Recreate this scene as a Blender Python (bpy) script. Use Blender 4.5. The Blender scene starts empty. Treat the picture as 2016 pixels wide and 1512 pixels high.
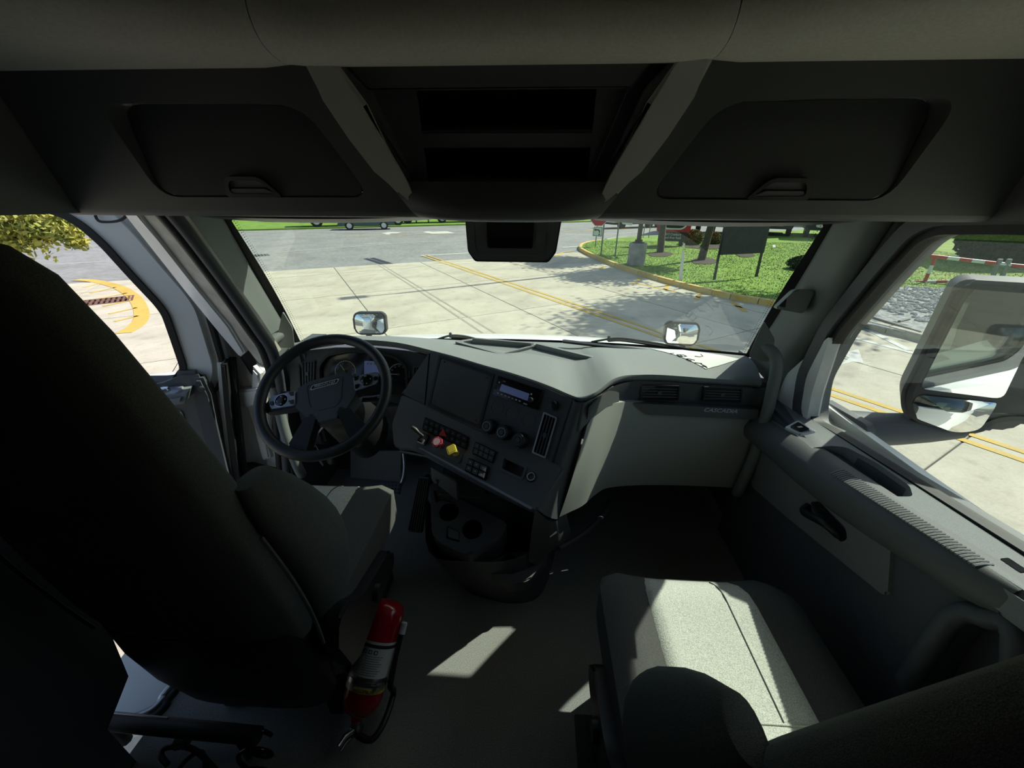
import bpy, bmesh, math, random
import numpy as np
from mathutils import Vector, Matrix
random.seed(7); RNG = np.random.default_rng(7)
SC = bpy.context.scene
COL = SC.collection

# ---------------------------------------------------------------- camera
FPX, PITCH, YAW, ROLL = 757.0, 26.0, 3.2, 0.3
EYE = Vector((0.065, 0.0, 2.70))
CM = (Matrix.Rotation(math.radians(YAW), 3, 'Z') @ Matrix.Rotation(math.radians(90 - PITCH), 3, 'X')
      @ Matrix.Rotation(math.radians(ROLL), 3, 'Z'))
cam_d = bpy.data.cameras.new('camera'); cam = bpy.data.objects.new('camera', cam_d); COL.objects.link(cam)
cam.matrix_world = Matrix.Translation(EYE) @ CM.to_4x4()
cam_d.sensor_fit = 'HORIZONTAL'; cam_d.sensor_width = 36.0; cam_d.lens = 36.0 * FPX / 2016.0
cam_d.clip_start = 0.02; cam_d.clip_end = 500
SC.camera = cam

# ---------------------------------------------------------------- light
SUN_AZ, SUN_EL = 57.0, 44.0        # degrees right of straight ahead, above horizon
SUN_E, SKY_E = 5.6, 0.15
w = bpy.data.worlds.new('sky'); SC.world = w; w.use_nodes = True
nt = w.node_tree; nt.nodes.clear()
sky = nt.nodes.new('ShaderNodeTexSky'); sky.sky_type = 'NISHITA'; sky.sun_disc = False
sky.sun_elevation = math.radians(SUN_EL); sky.sun_rotation = math.radians(SUN_AZ)
sky.air_density = 1.0; sky.dust_density = 1.5; sky.ozone_density = 1.0
bg = nt.nodes.new('ShaderNodeBackground'); bg.inputs['Strength'].default_value = SKY_E
wo = nt.nodes.new('ShaderNodeOutputWorld')
nt.links.new(sky.outputs[0], bg.inputs[0]); nt.links.new(bg.outputs[0], wo.inputs[0])
sd = bpy.data.lights.new('sun', 'SUN'); sd.energy = SUN_E; sd.angle = math.radians(0.53); sd.color = (1.0, 0.955, 0.88)
so = bpy.data.objects.new('sun_offscreen', sd); COL.objects.link(so)
_a, _e = math.radians(SUN_AZ), math.radians(SUN_EL)
SUNDIR = Vector((math.sin(_a) * math.cos(_e), math.cos(_a) * math.cos(_e), math.sin(_e)))
so.rotation_euler = SUNDIR.to_track_quat('Z', 'Y').to_euler(); so.location = SUNDIR * 150
vs = SC.view_settings
vs.view_transform = 'Standard'; vs.look = 'None'; vs.exposure = 0.18; vs.gamma = 1.0; vs.use_curve_mapping = False

# ---------------------------------------------------------------- projection helpers (photo pixel -> point on a given real plane)
def ray(x, y): return CM @ Vector(((x - 1008) / FPX, (756 - y) / FPX, -1))
def on(x, y, X=None, Y=None, Z=None):
    d = ray(x, y)
    if X is not None: t = (X - EYE.x) / d.x
    elif Y is not None: t = (Y - EYE.y) / d.y
    else: t = (Z - EYE.z) / d.z
    return EYE + d * t
class Fr:
    """a flat frame in the world: origin o, u along, v up the plane, n outwards"""
    def __init__(s, o, u, n):
        s.o = Vector(o); s.n = Vector(n).normalized(); u = Vector(u); s.u = (u - s.n * u.dot(s.n)).normalized(); s.v = s.n.cross(s.u)
    def px(s, x, y):
        d = ray(x, y); t = (s.o - EYE).dot(s.n) / d.dot(s.n); p = EYE + d * t - s.o
        return (p.dot(s.u), p.dot(s.v))
    def pxs(s, pts): return [s.px(*p) for p in pts]
    def p(s, a, b, h=0.0): return s.o + s.u * a + s.v * b + s.n * h
    def at(s, a, b, h=0.0): return Fr(s.p(a, b, h), s.u, s.n)
    def rot(s, deg):
        c, t = math.cos(math.radians(deg)), math.sin(math.radians(deg)); return Fr(s.o, s.u * c + s.v * t, s.n)
class YZ(Fr):
    """frame on a plane of constant X: a = Y, b = Z"""
    def __init__(s, x, inward=-1):
        s.o = Vector((x, 0, 0)); s.n = Vector((inward, 0, 0)); s.u = Vector((0, 1, 0)); s.v = Vector((0, 0, 1))
def frY(o): return Fr(o, (1, 0, 0), (0, -1, 0))     # faces the rear
def frZ(o): return Fr(o, (1, 0, 0), (0, 0, 1))      # faces up

# ---------------------------------------------------------------- materials
MATS = {}
def mat(name, col, rough=0.6, metal=0.0, noise=0.0, nscale=40.0, bump=0.0, bscale=300.0, col2=None, spec=0.5, trans=0.0, coat=0.0, detail=3.0, sheen=0.0):
    if name in MATS: return MATS[name]
    m = bpy.data.materials.new(name); m.use_nodes = True; t = m.node_tree; b = t.nodes['Principled BSDF']
    c = (*col, 1.0); b.inputs['Base Color'].default_value = c
    b.inputs['Roughness'].default_value = rough; b.inputs['Metallic'].default_value = metal
    b.inputs['Specular IOR Level'].default_value = spec; b.inputs['Coat Weight'].default_value = coat
    b.inputs['Sheen Weight'].default_value = sheen
    tc = t.nodes.new('ShaderNodeTexCoord')
    if noise > 0 or col2:
        n = t.nodes.new('ShaderNodeTexNoise'); n.inputs['Scale'].default_value = nscale; n.inputs['Detail'].default_value = detail
        t.links.new(tc.outputs['Object'], n.inputs['Vector'])
        r = t.nodes.new('ShaderNodeValToRGB'); r.color_ramp.elements[0].position = 0.32; r.color_ramp.elements[1].position = 0.68
        if col2 is None:
            lo = tuple(max(0, x * (1 - noise)) for x in col); hi = tuple(min(1, x * (1 + noise)) for x in col)
        else: lo, hi = col, col2
        r.color_ramp.elements[0].color = (*lo, 1); r.color_ramp.elements[1].color = (*hi, 1)
        t.links.new(n.outputs['Fac'], r.inputs[0]); t.links.new(r.outputs[0], b.inputs['Base Color'])
    if bump > 0:
        n2 = t.nodes.new('ShaderNodeTexNoise'); n2.inputs['Scale'].default_value = bscale; n2.inputs['Detail'].default_value = 2.0
        t.links.new(tc.outputs['Object'], n2.inputs['Vector'])
        bp = t.nodes.new('ShaderNodeBump'); bp.inputs['Strength'].default_value = bump; bp.inputs['Distance'].default_value = 0.002
        t.links.new(n2.outputs['Fac'], bp.inputs['Height']); t.links.new(bp.outputs[0], b.inputs['Normal'])
    MATS[name] = m; return m
def glassmat(name, tint, refl=0.08):      # both faces of the pane together
    m = bpy.data.materials.new(name); m.use_nodes = True; t = m.node_tree; t.nodes.clear()
    tr = t.nodes.new('ShaderNodeBsdfTransparent'); tr.inputs[0].default_value = (*tint, 1)
    gl = t.nodes.new('ShaderNodeBsdfGlossy'); gl.inputs['Roughness'].default_value = 0.0; gl.inputs[0].default_value = (1, 1, 1, 1)
    lw_ = t.nodes.new('ShaderNodeLayerWeight'); lw_.inputs['Blend'].default_value = 0.5      # Schlick reflectance of a thin pane, same from both sides
    pw_ = t.nodes.new('ShaderNodeMath'); pw_.operation = 'POWER'; pw_.inputs[1].default_value = 5.0
    fr = t.nodes.new('ShaderNodeMath'); fr.operation = 'MULTIPLY_ADD'; fr.inputs[1].default_value = 1.5; fr.inputs[2].default_value = refl; fr.use_clamp = True
    t.links.new(lw_.outputs['Facing'], pw_.inputs[0]); t.links.new(pw_.outputs[0], fr.inputs[0])
    mx = t.nodes.new('ShaderNodeMixShader'); o = t.nodes.new('ShaderNodeOutputMaterial')
    t.links.new(fr.outputs[0], mx.inputs[0]); t.links.new(tr.outputs[0], mx.inputs[1]); t.links.new(gl.outputs[0], mx.inputs[2]); t.links.new(mx.outputs[0], o.inputs[0])
    MATS[name] = m; return m
def emitmat(name, col, s):
    m = bpy.data.materials.new(name); m.use_nodes = True; b = m.node_tree.nodes['Principled BSDF']
    b.inputs['Base Color'].default_value = (*[c * .3 for c in col], 1); b.inputs['Emission Color'].default_value = (*col, 1); b.inputs['Emission Strength'].default_value = s
    b.inputs['Roughness'].default_value = 0.15
    MATS[name] = m; return m

DASH = mat('dash_charcoal', (0.080, 0.086, 0.096), 0.55, bump=0.25, bscale=900)
PADTOP = mat('dash_pad_grey', (0.225, 0.245, 0.245), 0.7, noise=0.12, nscale=500, bump=0.5, bscale=700)
PANEL = mat('panel_slate', (0.125, 0.132, 0.145), 0.5, bump=0.2, bscale=900)
BLACK = mat('black_plastic', (0.012, 0.012, 0.013), 0.45)
GLOSSB = mat('gloss_black', (0.008, 0.008, 0.009), 0.12)
GREY = mat('warm_grey_plastic', (0.34, 0.36, 0.335), 0.55, bump=0.25, bscale=800)
GREYD = mat('mid_grey_plastic', (0.115, 0.12, 0.12), 0.55, bump=0.25, bscale=800)
BIN = mat('overhead_charcoal', (0.085, 0.09, 0.092), 0.55, bump=0.2, bscale=700)
LINER = mat('headliner_beige_grey', (0.62, 0.59, 0.52), 0.9, noise=0.06, nscale=200, bump=0.3, bscale=900)
LINERG = mat('console_frame_grey', (0.46, 0.45, 0.42), 0.6, bump=0.2, bscale=800)
PILLAR = mat('pillar_grey', (0.165, 0.185, 0.178), 0.6, bump=0.3, bscale=700)
RUBBER = mat('black_rubber', (0.014, 0.014, 0.014), 0.6)
FABD = mat('charcoal_seat_cloth', (0.085, 0.087, 0.082), 0.95, noise=0.35, nscale=700, bump=0.6, bscale=900)
FABG = mat('grey_seat_cloth', (0.58, 0.60, 0.53), 0.95, noise=0.30, nscale=420, bump=0.8, bscale=500, detail=6)
MATF = mat('floor_mat_grey', (0.245, 0.25, 0.24), 0.95, noise=0.45, nscale=420, bump=0.7, bscale=500, detail=5)
CHROME = mat('chrome', (0.75, 0.76, 0.78), 0.18, 1.0)
STEEL = mat('brushed_steel', (0.45, 0.46, 0.48), 0.35, 1.0)
SILVER = mat('silver_plastic', (0.42, 0.45, 0.52), 0.35, 0.3)
WHITE = mat('white_paint', (0.84, 0.85, 0.85), 0.25, coat=0.4)
WHITED = mat('white_paint_dusty', (0.74, 0.74, 0.70), 0.45, col2=(0.88, 0.88, 0.85), nscale=9)
BEIGE = mat('dirty_jamb_white', (0.42, 0.39, 0.33), 0.6, col2=(0.68, 0.65, 0.57), nscale=14)
MIRROR = mat('mirror_glass', (0.88, 0.90, 0.90), 0.0, 1.0)
RED = mat('red_enamel', (0.33, 0.006, 0.010), 0.22, coat=0.5)
LABELW = mat('white_label', (0.62, 0.64, 0.66), 0.35)
INK = mat('black_ink', (0.015, 0.015, 0.02), 0.5)
YEL = mat('yellow_plastic', (0.62, 0.50, 0.06), 0.4)
MAROON = mat('maroon_plastic', (0.30, 0.035, 0.06), 0.4)
PALE = mat('pale_print', (0.55, 0.57, 0.60), 0.5)
DIM = mat('dim_print', (0.22, 0.23, 0.25), 0.5)
SCREEN = emitmat('blue_lcd', (0.10, 0.14, 0.30), 0.22)
GLASS = glassmat('windshield_glass', (0.82, 0.91, 0.80))
GLASS2 = glassmat('side_glass', (0.88, 0.93, 0.89), 0.05)
CONC = mat('concrete', (0.50, 0.455, 0.355), 0.9, col2=(0.59, 0.54, 0.43), nscale=2.2, bump=0.3, bscale=60, detail=8)
CONC2 = mat('concrete_pale', (0.53, 0.485, 0.38), 0.9, col2=(0.60, 0.555, 0.445), nscale=3.0, bump=0.3, bscale=60, detail=8)
ASPH = mat('asphalt', (0.24, 0.24, 0.235), 0.9, col2=(0.33, 0.33, 0.32), nscale=6, bump=0.3, bscale=80, detail=8)
JOINT = mat('joint_filler', (0.10, 0.095, 0.085), 0.95)
YPAINT = mat('yellow_road_paint', (0.68, 0.43, 0.06), 0.8, col2=(0.60, 0.43, 0.13), nscale=7, detail=8)
WPAINT = mat('white_road_paint', (0.66, 0.66, 0.62), 0.8, col2=(0.52, 0.51, 0.47), nscale=8, detail=8)
CURBY = mat('yellow_curb_paint', (0.82, 0.52, 0.10), 0.8, col2=(0.68, 0.52, 0.24), nscale=5, detail=8)
CURBC = mat('curb_concrete', (0.45, 0.42, 0.34), 0.9, noise=0.15, nscale=6)
GRASS = mat('lawn', (0.12, 0.235, 0.02), 0.95, col2=(0.21, 0.34, 0.045), nscale=1.1, bump=0.6, bscale=30, detail=9)
GRASSY = mat('dry_lawn', (0.18, 0.28, 0.04), 0.95, col2=(0.28, 0.36, 0.09), nscale=0.9, bump=0.6, bscale=30, detail=9)
BLADE = mat('grass_blades', (0.13, 0.25, 0.022), 0.9, col2=(0.24, 0.36, 0.05), nscale=3)
_bt = BLADE.node_tree; _cx = _bt.nodes.new('ShaderNodeCombineXYZ'); _cx.inputs[2].default_value = 1.0; _bt.links.new(_cx.outputs[0], _bt.nodes['Principled BSDF'].inputs['Normal'])
GRAVEL = mat('gravel_bed', (0.16, 0.165, 0.165), 0.95, col2=(0.42, 0.43, 0.43), nscale=14, bump=0.8, bscale=25, detail=5)
BARK = mat('bark', (0.085, 0.07, 0.055), 0.95, noise=0.4, nscale=20, bump=0.8, bscale=40)
LEAF = mat('leaf_green', (0.06, 0.11, 0.02), 0.7, col2=(0.14, 0.18, 0.03), nscale=2.5)
LEAFY = mat('leaf_yellow_green', (0.16, 0.20, 0.03), 0.7, col2=(0.36, 0.33, 0.05), nscale=2.0)
LEAFD = mat('evergreen', (0.022, 0.036, 0.020), 0.95, col2=(0.055, 0.08, 0.035), nscale=5, spec=0.05)
LEAFT = mat('tan_shrub', (0.22, 0.17, 0.06), 0.85, col2=(0.15, 0.17, 0.05), nscale=2)
GALV = mat('galvanised_post', (0.22, 0.24, 0.23), 0.5, 0.4)
DKMET = mat('dark_metal', (0.03, 0.032, 0.035), 0.5)
BOARD = mat('sign_board_black', (0.022, 0.025, 0.030), 0.6, noise=0.3, nscale=6)
SIGNRED = mat('sign_red', (0.46, 0.018, 0.03), 0.4)
SIGNW = mat('sign_white', (0.70, 0.72, 0.70), 0.5)
CARG = mat('car_green_paint', (0.012, 0.075, 0.075), 0.25, coat=0.6)
DGLASS = mat('dark_glass', (0.015, 0.02, 0.022), 0.05)
RUST = mat('rusty_iron', (0.16, 0.075, 0.055), 0.8, noise=0.4, nscale=30)
MULCH = mat('mulch', (0.055, 0.04, 0.03), 0.95, noise=0.5, nscale=20, bump=0.8, bscale=30)
STRIPER = mat('barrier_red', (0.52, 0.055, 0.03), 0.5)

def grime(m, lo=.80, s1=.7, s2=38.0):
    """faint stains and grit over a paving colour"""
    t = m.node_tree; b = t.nodes['Principled BSDF']; src = b.inputs['Base Color'].links[0].from_socket
    tc = t.nodes.new('ShaderNodeTexCoord'); cur = src
    for sc, p0, p1, l_ in ((s1, .30, .55, lo), (s2, .30, .60, .88), (4.5, .28, .42, .86)):
        n = t.nodes.new('ShaderNodeTexNoise'); n.inputs['Scale'].default_value = sc; n.inputs['Detail'].default_value = 6
        t.links.new(tc.outputs['Object'], n.inputs['Vector'])
        r = t.nodes.new('ShaderNodeMapRange'); r.inputs['From Min'].default_value = p0; r.inputs['From Max'].default_value = p1; r.inputs['To Min'].default_value = l_; r.inputs['To Max'].default_value = 1.0
        t.links.new(n.outputs['Fac'], r.inputs['Value'])
        x = t.nodes.new('ShaderNodeVectorMath'); x.operation = 'SCALE'; t.links.new(cur, x.inputs[0]); t.links.new(r.outputs[0], x.inputs['Scale']); cur = x.outputs[0]
    t.links.new(cur, b.inputs['Base Color'])
for m_ in (CONC, CONC2, ASPH, CURBY, YPAINT): grime(m_)
# ---------------------------------------------------------------- object helpers
WO = {}
def worg(o): return WO.get(o.name, Vector((0, 0, 0))) if o else Vector((0, 0, 0))
def reg(o, name, parent, loc):
    COL.objects.link(o)
    if parent: o.parent = parent
    o.location = Vector(loc) - worg(parent); WO[o.name] = Vector(loc); return o
def thing(name, label, cat, loc, group=None, kind=None):
    o = bpy.data.objects.new(name, None); o.empty_display_size = 0.05
    reg(o, name, None, loc); return tag(o, label, cat, group, kind)
def tag(o, label=None, cat=None, group=None, kind=None):
    if label: o['label'] = label
    if cat: o['category'] = cat
    if group: o['group'] = group
    if kind: o['kind'] = kind
    return o
def struct(o, label=None, cat=None):
    o['kind'] = 'structure'
    if label: o['label'] = label
    if cat: o['category'] = cat
    return o
def fin(bm, name, m, parent=None, smooth=40):
    bmesh.ops.recalc_face_normals(bm, faces=bm.faces)
    vs_ = [v.co for v in bm.verts]
    lo = Vector((min(v.x for v in vs_), min(v.y for v in vs_), min(v.z for v in vs_)))
    hi = Vector((max(v.x for v in vs_), max(v.y for v in vs_), max(v.z for v in vs_)))
    c = (lo + hi) / 2; c.z = lo.z
    for v in bm.verts: v.co -= c
    me = bpy.data.meshes.new(name); bm.to_mesh(me); bm.free()
    if smooth:
        me.shade_smooth(); me.set_sharp_from_angle(angle=math.radians(smooth))
    for mm in (m if isinstance(m, (list, tuple)) else [m]): me.materials.append(mm)
    return reg(bpy.data.objects.new(name, me), name, parent, c)
def copy_tree(o, loc=None, parent=None, rotz=None):
    c = o.copy(); COL.objects.link(c); c.parent = parent
    WO[c.name] = Vector(loc) if loc is not None else worg(o)
    if loc is not None: c.location = loc
    if rotz is not None: c.rotation_euler = (0, 0, rotz)
    for ch in [x for x in bpy.data.objects if x.parent == o]: copy_tree(ch, None, c)
    return c

# ---------------------------------------------------------------- geometry helpers
def rrect(a0, b0, a1, b1, r, n=4):
    if a0 > a1: a0, a1 = a1, a0
    if b0 > b1: b0, b1 = b1, b0
    r = min(r, (a1 - a0) / 2.01, (b1 - b0) / 2.01); out = []
    for cx, cy, s in ((a1 - r, b1 - r, 0), (a0 + r, b1 - r, 90), (a0 + r, b0 + r, 180), (a1 - r, b0 + r, 270)):
        for k in range(n + 1):
            t = math.radians(s + 90 * k / n); out.append((cx + r * math.cos(t), cy + r * math.sin(t)))
    return out
def circ(cx, cy, r, n=24, ry=None):
    ry = ry or r
    return [(cx + r * math.cos(2 * math.pi * k / n), cy + ry * math.sin(2 * math.pi * k / n)) for k in range(n)]
def rnd(pts, r, n=4):
    """round the corners of a polygon"""
    out = []; N = len(pts)
    for i in range(N):
        p0, p1, p2 = (Vector((*pts[j % N], 0)) for j in (i - 1, i, i + 1))
        a, b = p0 - p1, p2 - p1; la, lb = a.length, b.length
        d = min(r, la * .45, lb * .45)
        q0, q2 = p1 + a / la * d, p1 + b / lb * d
        for k in range(n + 1):
            t = k / n; q = q0 * (1 - t) ** 2 + p1 * 2 * t * (1 - t) + q2 * t * t; out.append((q.x, q.y))
    return out
def off(pts, d):
    """offset a closed polygon outwards by d"""
    N = len(pts); A = sum(pts[i][0] * pts[(i + 1) % N][1] - pts[(i + 1) % N][0] * pts[i][1] for i in range(N))
    s = 1 if A > 0 else -1; out = []
    for i in range(N):
        p0, p1, p2 = pts[i - 1], pts[i], pts[(i + 1) % N]
        e1 = Vector((p1[0] - p0[0], p1[1] - p0[1])); e2 = Vector((p2[0] - p1[0], p2[1] - p1[1]))
        n1 = Vector((e1.y, -e1.x)); n2 = Vector((e2.y, -e2.x))
        if n1.length > 1e-9: n1.normalize()
        if n2.length > 1e-9: n2.normalize()
        nn = n1 + n2
        if nn.length < 1e-6: nn = n1
        nn.normalize(); k = max(0.5, nn.dot(n1)); out.append((p1[0] + s * nn.x * d / k, p1[1] + s * nn.y * d / k))
    return out
def smoothline(pts, n=6, closed=False):
    """Catmull-Rom through the points"""
    P_ = [Vector(p) for p in pts]; N = len(P_); out = []
    rng = range(N if closed else N - 1)
    for i in rng:
        if closed: p0, p1, p2, p3 = P_[i - 1], P_[i], P_[(i + 1) % N], P_[(i + 2) % N]
        else: p0, p1, p2, p3 = P_[max(i - 1, 0)], P_[i], P_[i + 1], P_[min(i + 2, N - 1)]
        for k in range(n):
            t = k / n; out.append(0.5 * ((2 * p1) + (p2 - p0) * t + (2 * p0 - 5 * p1 + 4 * p2 - p3) * t * t + (3 * p1 - p0 - 3 * p2 + p3) * t ** 3))
    if not closed: out.append(P_[-1])
    return out
def bm_prism(bm, fr, pts, h0, h1, bev=0.0, seg=2):
    lo = [bm.verts.new(fr.p(a, b, h0)) for a, b in pts]; hi = [bm.verts.new(fr.p(a, b, h1)) for a, b in pts]
    bm.faces.new(lo[::-1]); top = bm.faces.new(hi); N = len(pts)
    for i in range(N): bm.faces.new((lo[i], lo[(i + 1) % N], hi[(i + 1) % N], hi[i]))
    if bev > 0: bmesh.ops.bevel(bm, geom=list(top.edges), offset=bev, segments=seg, affect='EDGES', clamp_overlap=True)
def prism(name, fr, pts, h0, h1, m, parent=None, bev=0.0, smooth=40):
    bm = bmesh.new(); bm_prism(bm, fr, pts, h0, h1, bev); return fin(bm, name, m, parent, smooth)
def ring(name, fr, outer, inner, h0, h1, m, parent=None, smooth=40):
    bm = bmesh.new(); N = len(outer); L = []
    for pts, h in ((outer, h0), (outer, h1), (inner, h1), (inner, h0)): L.append([bm.verts.new(fr.p(a, b, h)) for a, b in pts])
    for j in range(4):
        A, B = L[j], L[(j + 1) % 4]
        for i in range(N): bm.faces.new((A[i], A[(i + 1) % N], B[(i + 1) % N], B[i]))
    return fin(bm, name, m, parent, smooth)
def box(name, lo, hi, m, parent=None, bev=0.0, fr=None, smooth=40, seg=2):
    fr = fr or Fr((0, 0, 0), (1, 0, 0), (0, 0, 1)); bm = bmesh.new()
    v = [bm.verts.new(fr.p(x, y, z)) for x in (lo[0], hi[0]) for y in (lo[1], hi[1]) for z in (lo[2], hi[2])]
    for f in ((0, 1, 3, 2), (4, 6, 7, 5), (0, 4, 5, 1), (2, 3, 7, 6), (0, 2, 6, 4), (1, 5, 7, 3)): bm.faces.new([v[i] for i in f])
    if bev > 0: bmesh.ops.bevel(bm, geom=list(bm.edges), offset=bev, segments=seg, affect='EDGES', clamp_overlap=True)
    return fin(bm, name, m, parent, smooth)
def bm_tube(bm, pts, r, n=10, closed=False, caps=True, flat=1.0):
    P_ = [Vector(p) for p in pts]; N = len(P_); rs = r if isinstance(r, (list, tuple)) else [r] * N
    T = []
    for i in range(N):
        a = P_[i - 1] if (i > 0 or closed) else P_[i]; b = P_[(i + 1) % N] if (i < N - 1 or closed) else P_[i]
        T.append((b - a).normalized())
    up = Vector((0, 0, 1)) if abs(T[0].z) < 0.9 else Vector((0, 1, 0))
    x = (up - T[0] * up.dot(T[0])).normalized(); R = []
    for i in range(N):
        x = (x - T[i] * x.dot(T[i])).normalized(); y = T[i].cross(x)
        R.append([bm.verts.new(P_[i] + (x * math.cos(2 * math.pi * k / n) * flat + y * math.sin(2 * math.pi * k / n)) * rs[i]) for k in range(n)])
    for i in range(N if closed else N - 1):
        A, B = R[i], R[(i + 1) % N]
        for k in range(n): bm.faces.new((A[k], A[(k + 1) % n], B[(k + 1) % n], B[k]))
    if caps and not closed: bm.faces.new(R[0][::-1]); bm.faces.new(R[-1])
def tube(name, pts, r, m, parent=None, n=10, closed=False, caps=True, flat=1.0, smooth=50):
    bm = bmesh.new(); bm_tube(bm, pts, r, n, closed, caps, flat); return fin(bm, name, m, parent, smooth)
def bm_grid(bm, rows, cu=False, cv=False):
    G = [[bm.verts.new(p) for p in row] for row in rows]; nr, nc = len(G), len(G[0])
    for i in range(nr if cv else nr - 1):
        for j in range(nc if cu else nc - 1):
            bm.faces.new((G[i][j], G[i][(j + 1) % nc], G[(i + 1) % nr][(j + 1) % nc], G[(i + 1) % nr][j]))
    return G
def grid(name, rows, m, parent=None, thick=0.0, cu=False, caps=False, smooth=40):
    bm = bmesh.new(); G = bm_grid(bm, rows, cu)
    if caps: bm.faces.new(G[0][::-1]); bm.faces.new(G[-1])
    if thick:
        bmesh.ops.recalc_face_normals(bm, faces=bm.faces); bmesh.ops.solidify(bm, geom=list(bm.faces), thickness=thick)
    return fin(bm, name, m, parent, smooth)
def lathe(name, fr, prof, m, parent=None, n=24, smooth=40, bm=None):
    """profile (radius, height) about fr.n"""
    own = bm is None; bm = bm or bmesh.new()
    rows = [[fr.p(r * math.cos(2 * math.pi * k / n), r * math.sin(2 * math.pi * k / n), h) for k in range(n)] for r, h in prof]
    G = bm_grid(bm, rows, True)
    for row in (G[0], G[-1]): bm.faces.new(row)
    if own: return fin(bm, name, m, parent, smooth)
def text(name, s, fr, a, b, size, m, parent=None, ext=0.0006, align='LEFT', shear=0.0, sx=1.0, mirror=False):
    c = bpy.data.curves.new('txt', 'FONT'); c.body = s; c.size = size; c.extrude = ext; c.align_x = align; c.align_y = 'CENTER'; c.shear = shear
    o = bpy.data.objects.new('txt', c); COL.objects.link(o); bpy.context.view_layer.update()
    me = bpy.data.meshes.new_from_object(o.evaluated_get(bpy.context.evaluated_depsgraph_get()))
    bpy.data.objects.remove(o); bpy.data.curves.remove(c)
    bm = bmesh.new(); bm.from_mesh(me); bpy.data.meshes.remove(me)
    for v in bm.verts:
        x = -v.co.x if mirror else v.co.x
        v.co = fr.p(a + x * sx, b + v.co.y, v.co.z + ext)
    return fin(bm, name, m, parent, 0)
def cut(o, cutters):
    """carve the cutter shapes out of o, for good, and drop the cutters"""
    for c in cutters:
        md = o.modifiers.new('b', 'BOOLEAN'); md.object = c; md.operation = 'DIFFERENCE'; md.solver = 'EXACT'
    bpy.context.view_layer.update()
    me = bpy.data.meshes.new_from_object(o.evaluated_get(bpy.context.evaluated_depsgraph_get()))
    me.name = o.data.name; o.modifiers.clear(); o.data = me
    me.shade_smooth(); me.set_sharp_from_angle(angle=math.radians(35))
    for c in cutters: bpy.data.objects.remove(c)
    return o
def leaves(bm, pts, size, rng=RNG):
    for p in pts:
        s = size * rng.uniform(.6, 1.3); a = Vector(rng.normal(size=3)).normalized(); b = a.orthogonal().normalized(); c = a.cross(b)
        t = rng.uniform(0, 6.28); b, c = b * math.cos(t) + c * math.sin(t), c * math.cos(t) - b * math.sin(t); p = Vector(p)
        v = [bm.verts.new(p - b * s * .5), bm.verts.new(p + c * s * .28), bm.verts.new(p + b * s * .5), bm.verts.new(p - c * s * .28)]
        bm.faces.new(v)
# ================================================================ the cab shell
FZ = 1.25                                   # cab floor height above the road
struct(box('floor', (-1.06, -1.75, FZ - .10), (1.06, 1.80, FZ), MATF), 'dark grey speckled cab floor mat between the two seats', 'floor')
struct(box('wall_back', (-1.10, -1.80, FZ), (1.10, -1.74, 3.30), GREYD), 'plain dark rear wall of the sleeper compartment', 'wall')
for s, nm in ((-1, 'left'), (1, 'right')):
    x0, x1 = sorted((s * 1.04, s * 1.15))
    yy = 0.22 if s > 0 else 0.50
    edge_ = [(yy, FZ - .1), (yy, 3.30)] if s > 0 else [(.45, FZ - .1), (.45, 1.43), (.54, 1.50), (.575, 1.75), (.56, 2.1), (.50, 2.5), (.50, 3.30)]
    wl = prism('wall_' + nm, YZ(s * 1.04, -s), [(-1.78, FZ - .1)] + edge_ + [(-1.78, 3.30)], -.11, 0, WHITE)
    struct(wl, 'white painted sleeper side wall behind the %s seat' % ('driver' if s < 0 else 'passenger'), 'wall')
    x2, x3 = sorted((s * 1.025, s * 1.038))
    prism('wall_lining', YZ(s * 1.038, -s), [(-1.74, FZ)] + [(a_, max(b_, FZ)) for a_, b_ in edge_] + [(-1.74, 3.30)], 0, .013, GREYD, wl)
    # roof side above the door
    hd = box('wall_' + nm + '_upper', (x0, yy, 2.70), (x1, 1.30, 3.30), WHITE); box('upper_lining', (x2, yy, 2.66), (x3, 1.19, 3.2), GREYD, hd); struct(hd, 'white cab side above the %s door opening' % ('driver' if s < 0 else 'passenger'), 'wall')
    # kick panel ahead of the door
    kp = box('wall_' + nm + '_kick', (s * 1.06 if s > 0 else -1.10, 1.40, FZ - .1), (1.10 if s > 0 else -1.06, 1.80, 2.04), GREYD); struct(kp, 'dark kick panel beside the %s footwell' % ('driver' if s < 0 else 'passenger'), 'wall')
struct(box('wall_front', (-1.08, 1.76, FZ - .1), (1.08, 1.84, 2.00), DASH), 'dark firewall at the front of the footwells', 'wall')
roof = grid('ceiling_roof', [[(x, y, z) for x in (-1.15, 1.15)] for y, z in ((1.54, 2.70), (1.20, 2.86), (.75, 3.25), (.5, 3.32), (-1.80, 3.32))], WHITE, thick=.02)
struct(roof, 'white outer roof skin over the cab', 'roof')

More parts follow.
